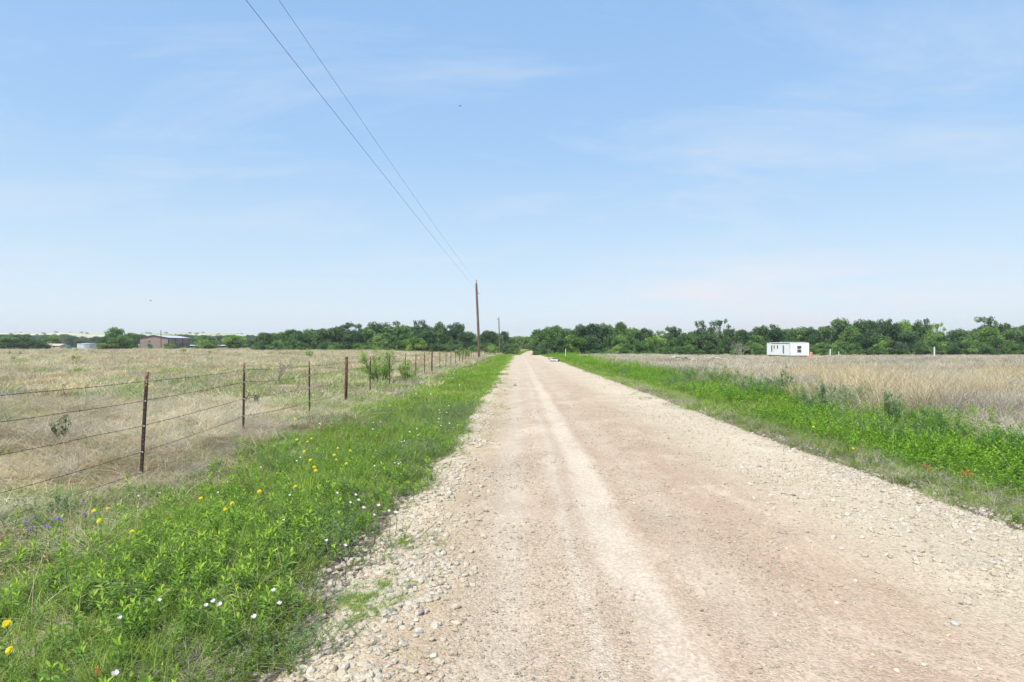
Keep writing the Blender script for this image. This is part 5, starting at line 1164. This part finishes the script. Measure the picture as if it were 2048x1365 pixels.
def prim(seed):
    r = np.random.default_rng(seed); p = MB(); n = 4
    for k in range(4):
        a = k * math.pi / 2 + r.normal(0, .1); u = np.linspace(0, 1, 4); V = []
        for q in u:
            w = .021 * math.sin(math.pi * (.12 + .66 * q)); rr2 = .003 + .020 * q ** 1.1; z_ = .026 * q ** .8
            for sgn in (-1, 0, 1): V.append((rr2 * math.cos(a) - sgn * w * .6 * math.sin(a), rr2 * math.sin(a) + sgn * w * .6 * math.cos(a), z_ + abs(sgn) * .003))
        F_ = [(3 * i + j, 3 * i + j + 1, 3 * i + j + 4, 3 * i + j + 3) for i in range(3) for j in range(2)]; p.add(V, [F_], r.random())
    c = MB(); c.tube([(0, 0, 0), (0, 0, .010)], [.004, .003], 8); return p, c
def brush(seed):
    r = np.random.default_rng(seed); p = MB(); n = 34; t_ = r.random(n); th = r.random(n) * 6.28
    P = np.stack([.006 * np.cos(th), .006 * np.sin(th), .06 * t_ - .02], 1); D = np.stack([np.cos(th), np.sin(th), .5 + t_], 1); leaves(p, P, D, .024, .010, r, r.random(n), .05, .3)
    c = MB(); c.tube([(0, 0, -.02), (0, 0, .04)], [.004, .003], 6); return p, c
def verb(seed):
    r = np.random.default_rng(seed); p = MB(); n = 60; th = r.random(n) * 6.28; q = np.sqrt(r.random(n)) * .018
    P = np.stack([q * np.cos(th), q * np.sin(th), .012 - q * q * 30], 1); D = r.normal(0, 1, (n, 3)) * np.array([1, 1, .5]); leaves(p, P, D, .009, .006, r, r.random(n), .05, .5)
    c = MB(); c.tube([(0, 0, -.01), (0, 0, .006)], [.004, .010], 6); return p, c
def flower_proto(name, fn_, mat, seeds, nm):
    out = []
    for sd in seeds:
        p, c = fn_(sd); out.append((p.mesh(nm, mat), c.mesh('flower_centre', M_ctr if fn_ in (daisy, prim) else M_stem)))
    return out
FP = {'yellow_flower': (flower_proto('yellow', daisy, M_yel, (1, 2), 'petals'), 'petals'), 'white_flower': (flower_proto('white', prim, M_wht, (3, 4), 'petals'), 'petals'),
      'orange_flower': (flower_proto('orange', brush, M_org, (5, 6), 'bracts'), 'bracts'), 'purple_flower': (flower_proto('purple', verb, M_pur, (7, 8), 'florets'), 'florets')}
sm = MB(); sm.tube([(0, 0, 0), (.01, .005, -.3), (.005, 0, -.65), (0, 0, -1)], [.0016, .002, .0022, .0025], 5); stem_me = sm.mesh('stem', M_stem)
def flower(kind, px, py, h, size, label, group, tilt=.5, parts=True):
    x, y, z = at(px, py, h); t = thing(kind, label, 'flower', (x, y, z), 0, group); me, cm = rf.choice(FP[kind][0]); s = size
    for nm, m_ in ((FP[kind][1], me), ('flower_centre', cm)):
        o = bpy.data.objects.new(nm, m_); COL.objects.link(o); o.parent = t; o.location = (0, 0, h); o.scale = (s, s, s)
        o.rotation_euler = (tilt + rf.uniform(-.25, .25), rf.uniform(-.3, .3), rf.uniform(-.4, .4))
    o = bpy.data.objects.new('stem', stem_me); COL.objects.link(o); o.parent = t; o.location = (0, 0, h); o.scale = (1.2, 1.2, h + .02)
YF = [(9, 1250), (15, 1303), (195, 1044), (184, 1024), (212, 1019), (463, 1008), (449, 1020), (518, 984), (590, 974), (620, 921), (628, 935), (631, 942), (593, 880), (614, 884), (622, 878), (608, 904), (668, 911), (672, 920), (692, 928), (675, 897), (700, 902), (590, 839), (400, 998), (261, 1065), (1624, 852), (1702, 896), (2044, 934), (779, 812)]
WF = [(508, 1238), (548, 1184), (559, 1210), (427, 1206), (439, 1213), (411, 1215), (316, 1205), (238, 1241), (229, 1353), (652, 1084), (690, 1094), (727, 1018), (757, 1013), (778, 1024), (791, 1027), (748, 1033), (711, 992), (717, 1003), (700, 1008), (567, 1043), (580, 993), (434, 988), (317, 989), (273, 995), (520, 937), (593, 924), (600, 917), (674, 989),
      (834, 860), (819, 866), (836, 872), (878, 822), (880, 827), (878, 839), (898, 813), (894, 827), (899, 849), (882, 853), (831, 780), (854, 786), (866, 787), (803, 886), (809, 884), (790, 928), (800, 927), (749, 934), (751, 903), (746, 847), (760, 846), (798, 930), (1564, 880), (638, 850), (745, 860)]
OF = [(1630, 838), (1575, 866), (1765, 872), (1736, 872), (1754, 882), (1767, 887), (1775, 885), (1783, 886), (1803, 880), (1746, 887), (1722, 894), (1841, 930), (1856, 937), (1850, 934), (1874, 928), (1916, 944), (1921, 947), (1927, 943), (1934, 948), (2032, 946), (1644, 894), (1786, 878), (193, 1348)]
PF = [(65, 1036), (47, 1048), (113, 1040), (105, 1040), (60, 1058), (55, 1060), (85, 1055), (165, 1007), (165, 1030), (186, 1031), (92, 1057), (119, 1042)]
def lay(kind, L, h, size, word, grp, tilt):
    srt = sorted(L, key=lambda q: -q[1]); cc = {}
    for (px, py) in srt:
        far = py < 870; side = 'left' if px < 1100 else 'right'
        area = f'{side} verge' if not far else f'far {side} verge'; i = cc.get(area, 0); cc[area] = i + 1
        lab = f'{word}, {ORD[i]} nearest in the {area}'
        flower(kind, px, py, h * rf.uniform(.85, 1.15), size * rf.uniform(.85, 1.15) * (1.25 if far else 1), lab, grp, tilt)
lay('yellow_flower', YF, .26, .74, 'bright yellow daisy-like flower', 'yellow flowers in the verges', .75)
lay('white_flower', WF, .20, .54, 'white cup flower', 'white flowers in the verges', .25)
lay('orange_flower', OF, .17, .55, 'orange brush-like flower', 'orange flowers in the verges', .1)
lay('purple_flower', PF, .25, .85, 'purple flower cluster', 'purple flowers by the fence', .5)
for k in range(46):                                    # white specks far along the left verge and a few right
    if k < 34: px = 1036 - rf.uniform(1.9, 4.1) / rf.uniform(.9, 1) * F / (Zf := rf.uniform(17, 70))
    else: px = 1036 + rf.uniform(4.6, 6.2) * F / (Zf := rf.uniform(14, 50))
    x = (px - CX) / F * Zf; t = thing('white_flower', 'tiny white flower far along the ' + ('left' if k < 34 else 'right') + ' verge grass', 'flower', (x, Zf, float(H(x, Zf))), 0, 'far white flowers on the left verge' if k < 34 else 'far white flowers on the right verge')
    for nm, m_ in (('petals', FP['white_flower'][0][k % 2][0]), ('stem', stem_me)):
        o = bpy.data.objects.new(nm, m_); COL.objects.link(o); o.parent = t; o.location = (0, 0, .24); s = .9 if nm == 'petals' else .26; o.scale = (s, s, s); o.rotation_euler = (.6 if nm == 'petals' else 0, 0, rf.uniform(-1, 1))
# dead red-brown stems at the right road edge
M_red = noise_mat('dead_red_stem', [(.4, (.16, .05, .035)), (.6, (.26, .10, .07))], 20, 3, .9)
bare_thing('dead_weed', 1700, 958, .16, 2, 2, M_red, 'dead red-brown weed stem standing in the right gravel edge', 'weed', 21, .004, spread=.7)
bare_thing('dead_weed', 1618, 915, .12, 4, 2, M_red, 'dead red-brown weed lying flat where gravel meets the right verge', 'weed', 22, .004, spread=2.5)
# birds, two specks in the sky
M_bird = noise_mat('bird_feathers', [(.4, (.02, .02, .022)), (.6, (.05, .045, .04))], 20, 2, .7)
for px, py, Z, lb in ((297, 601, 90, 'small dark bird flying low above the left horizon'), (920, 211, 80, 'tiny dark bird high in the sky right of the cables')):
    m = MB(); u = np.linspace(0, 1, 9); m.tube(np.stack([(u - .5) * .30, u * 0, .01 * np.sin(u * 3)], 1), .035 * np.sin(np.pi * np.clip(u * .9 + .07, 0, 1)) + .004, 8)
    for sg in (-1, 1): m.add([(.06, sg * .02, .01), (.02, sg * .17, .07), (-.06, sg * .30, .03), (-.06, sg * .16, .05), (-.04, sg * .02, .01), (.05, sg * .02, -.002), (.01, sg * .17, .058), (-.05, sg * .16, .038), (-.04, sg * .02, -.002)], [[(0, 1, 3, 4), (8, 7, 6, 5)], [(1, 2, 3), (6, 7, 2)]])
    m.add([(-.12, -.02, 0), (-.22, -.05, .0), (-.22, .05, .0), (-.12, .02, 0), (-.12, 0, .012)], [[(0, 1, 2, 3)], [(0, 4, 1), (1, 4, 2), (2, 4, 3)]])
    o = m.obj('bird', M_bird, smooth=True, loc=(px_at(px, Z), Z, z_at(py, Z))); o.rotation_euler = (0, .1, .4); tag(o, lb, 'bird')
#HAZE
hm, hn_, hl = new_mat('haze_air')
pv = N(hn_, 'ShaderNodeVolumePrincipled'); pv.inputs['Color'].default_value = (.92, .96, 1, 1); pv.inputs['Density'].default_value = .00024; pv.inputs['Anisotropy'].default_value = .2
ho = N(hn_, 'ShaderNodeOutputMaterial'); hl.new(pv.outputs[0], ho.inputs['Volume'])
hb = MB(); hb.box(-2760, 2760, -2760, 2760, -8, 70); haze = hb.obj('haze', hm); tag(haze, 'thin pale haze over the fields', 'haze', None, 'stuff')
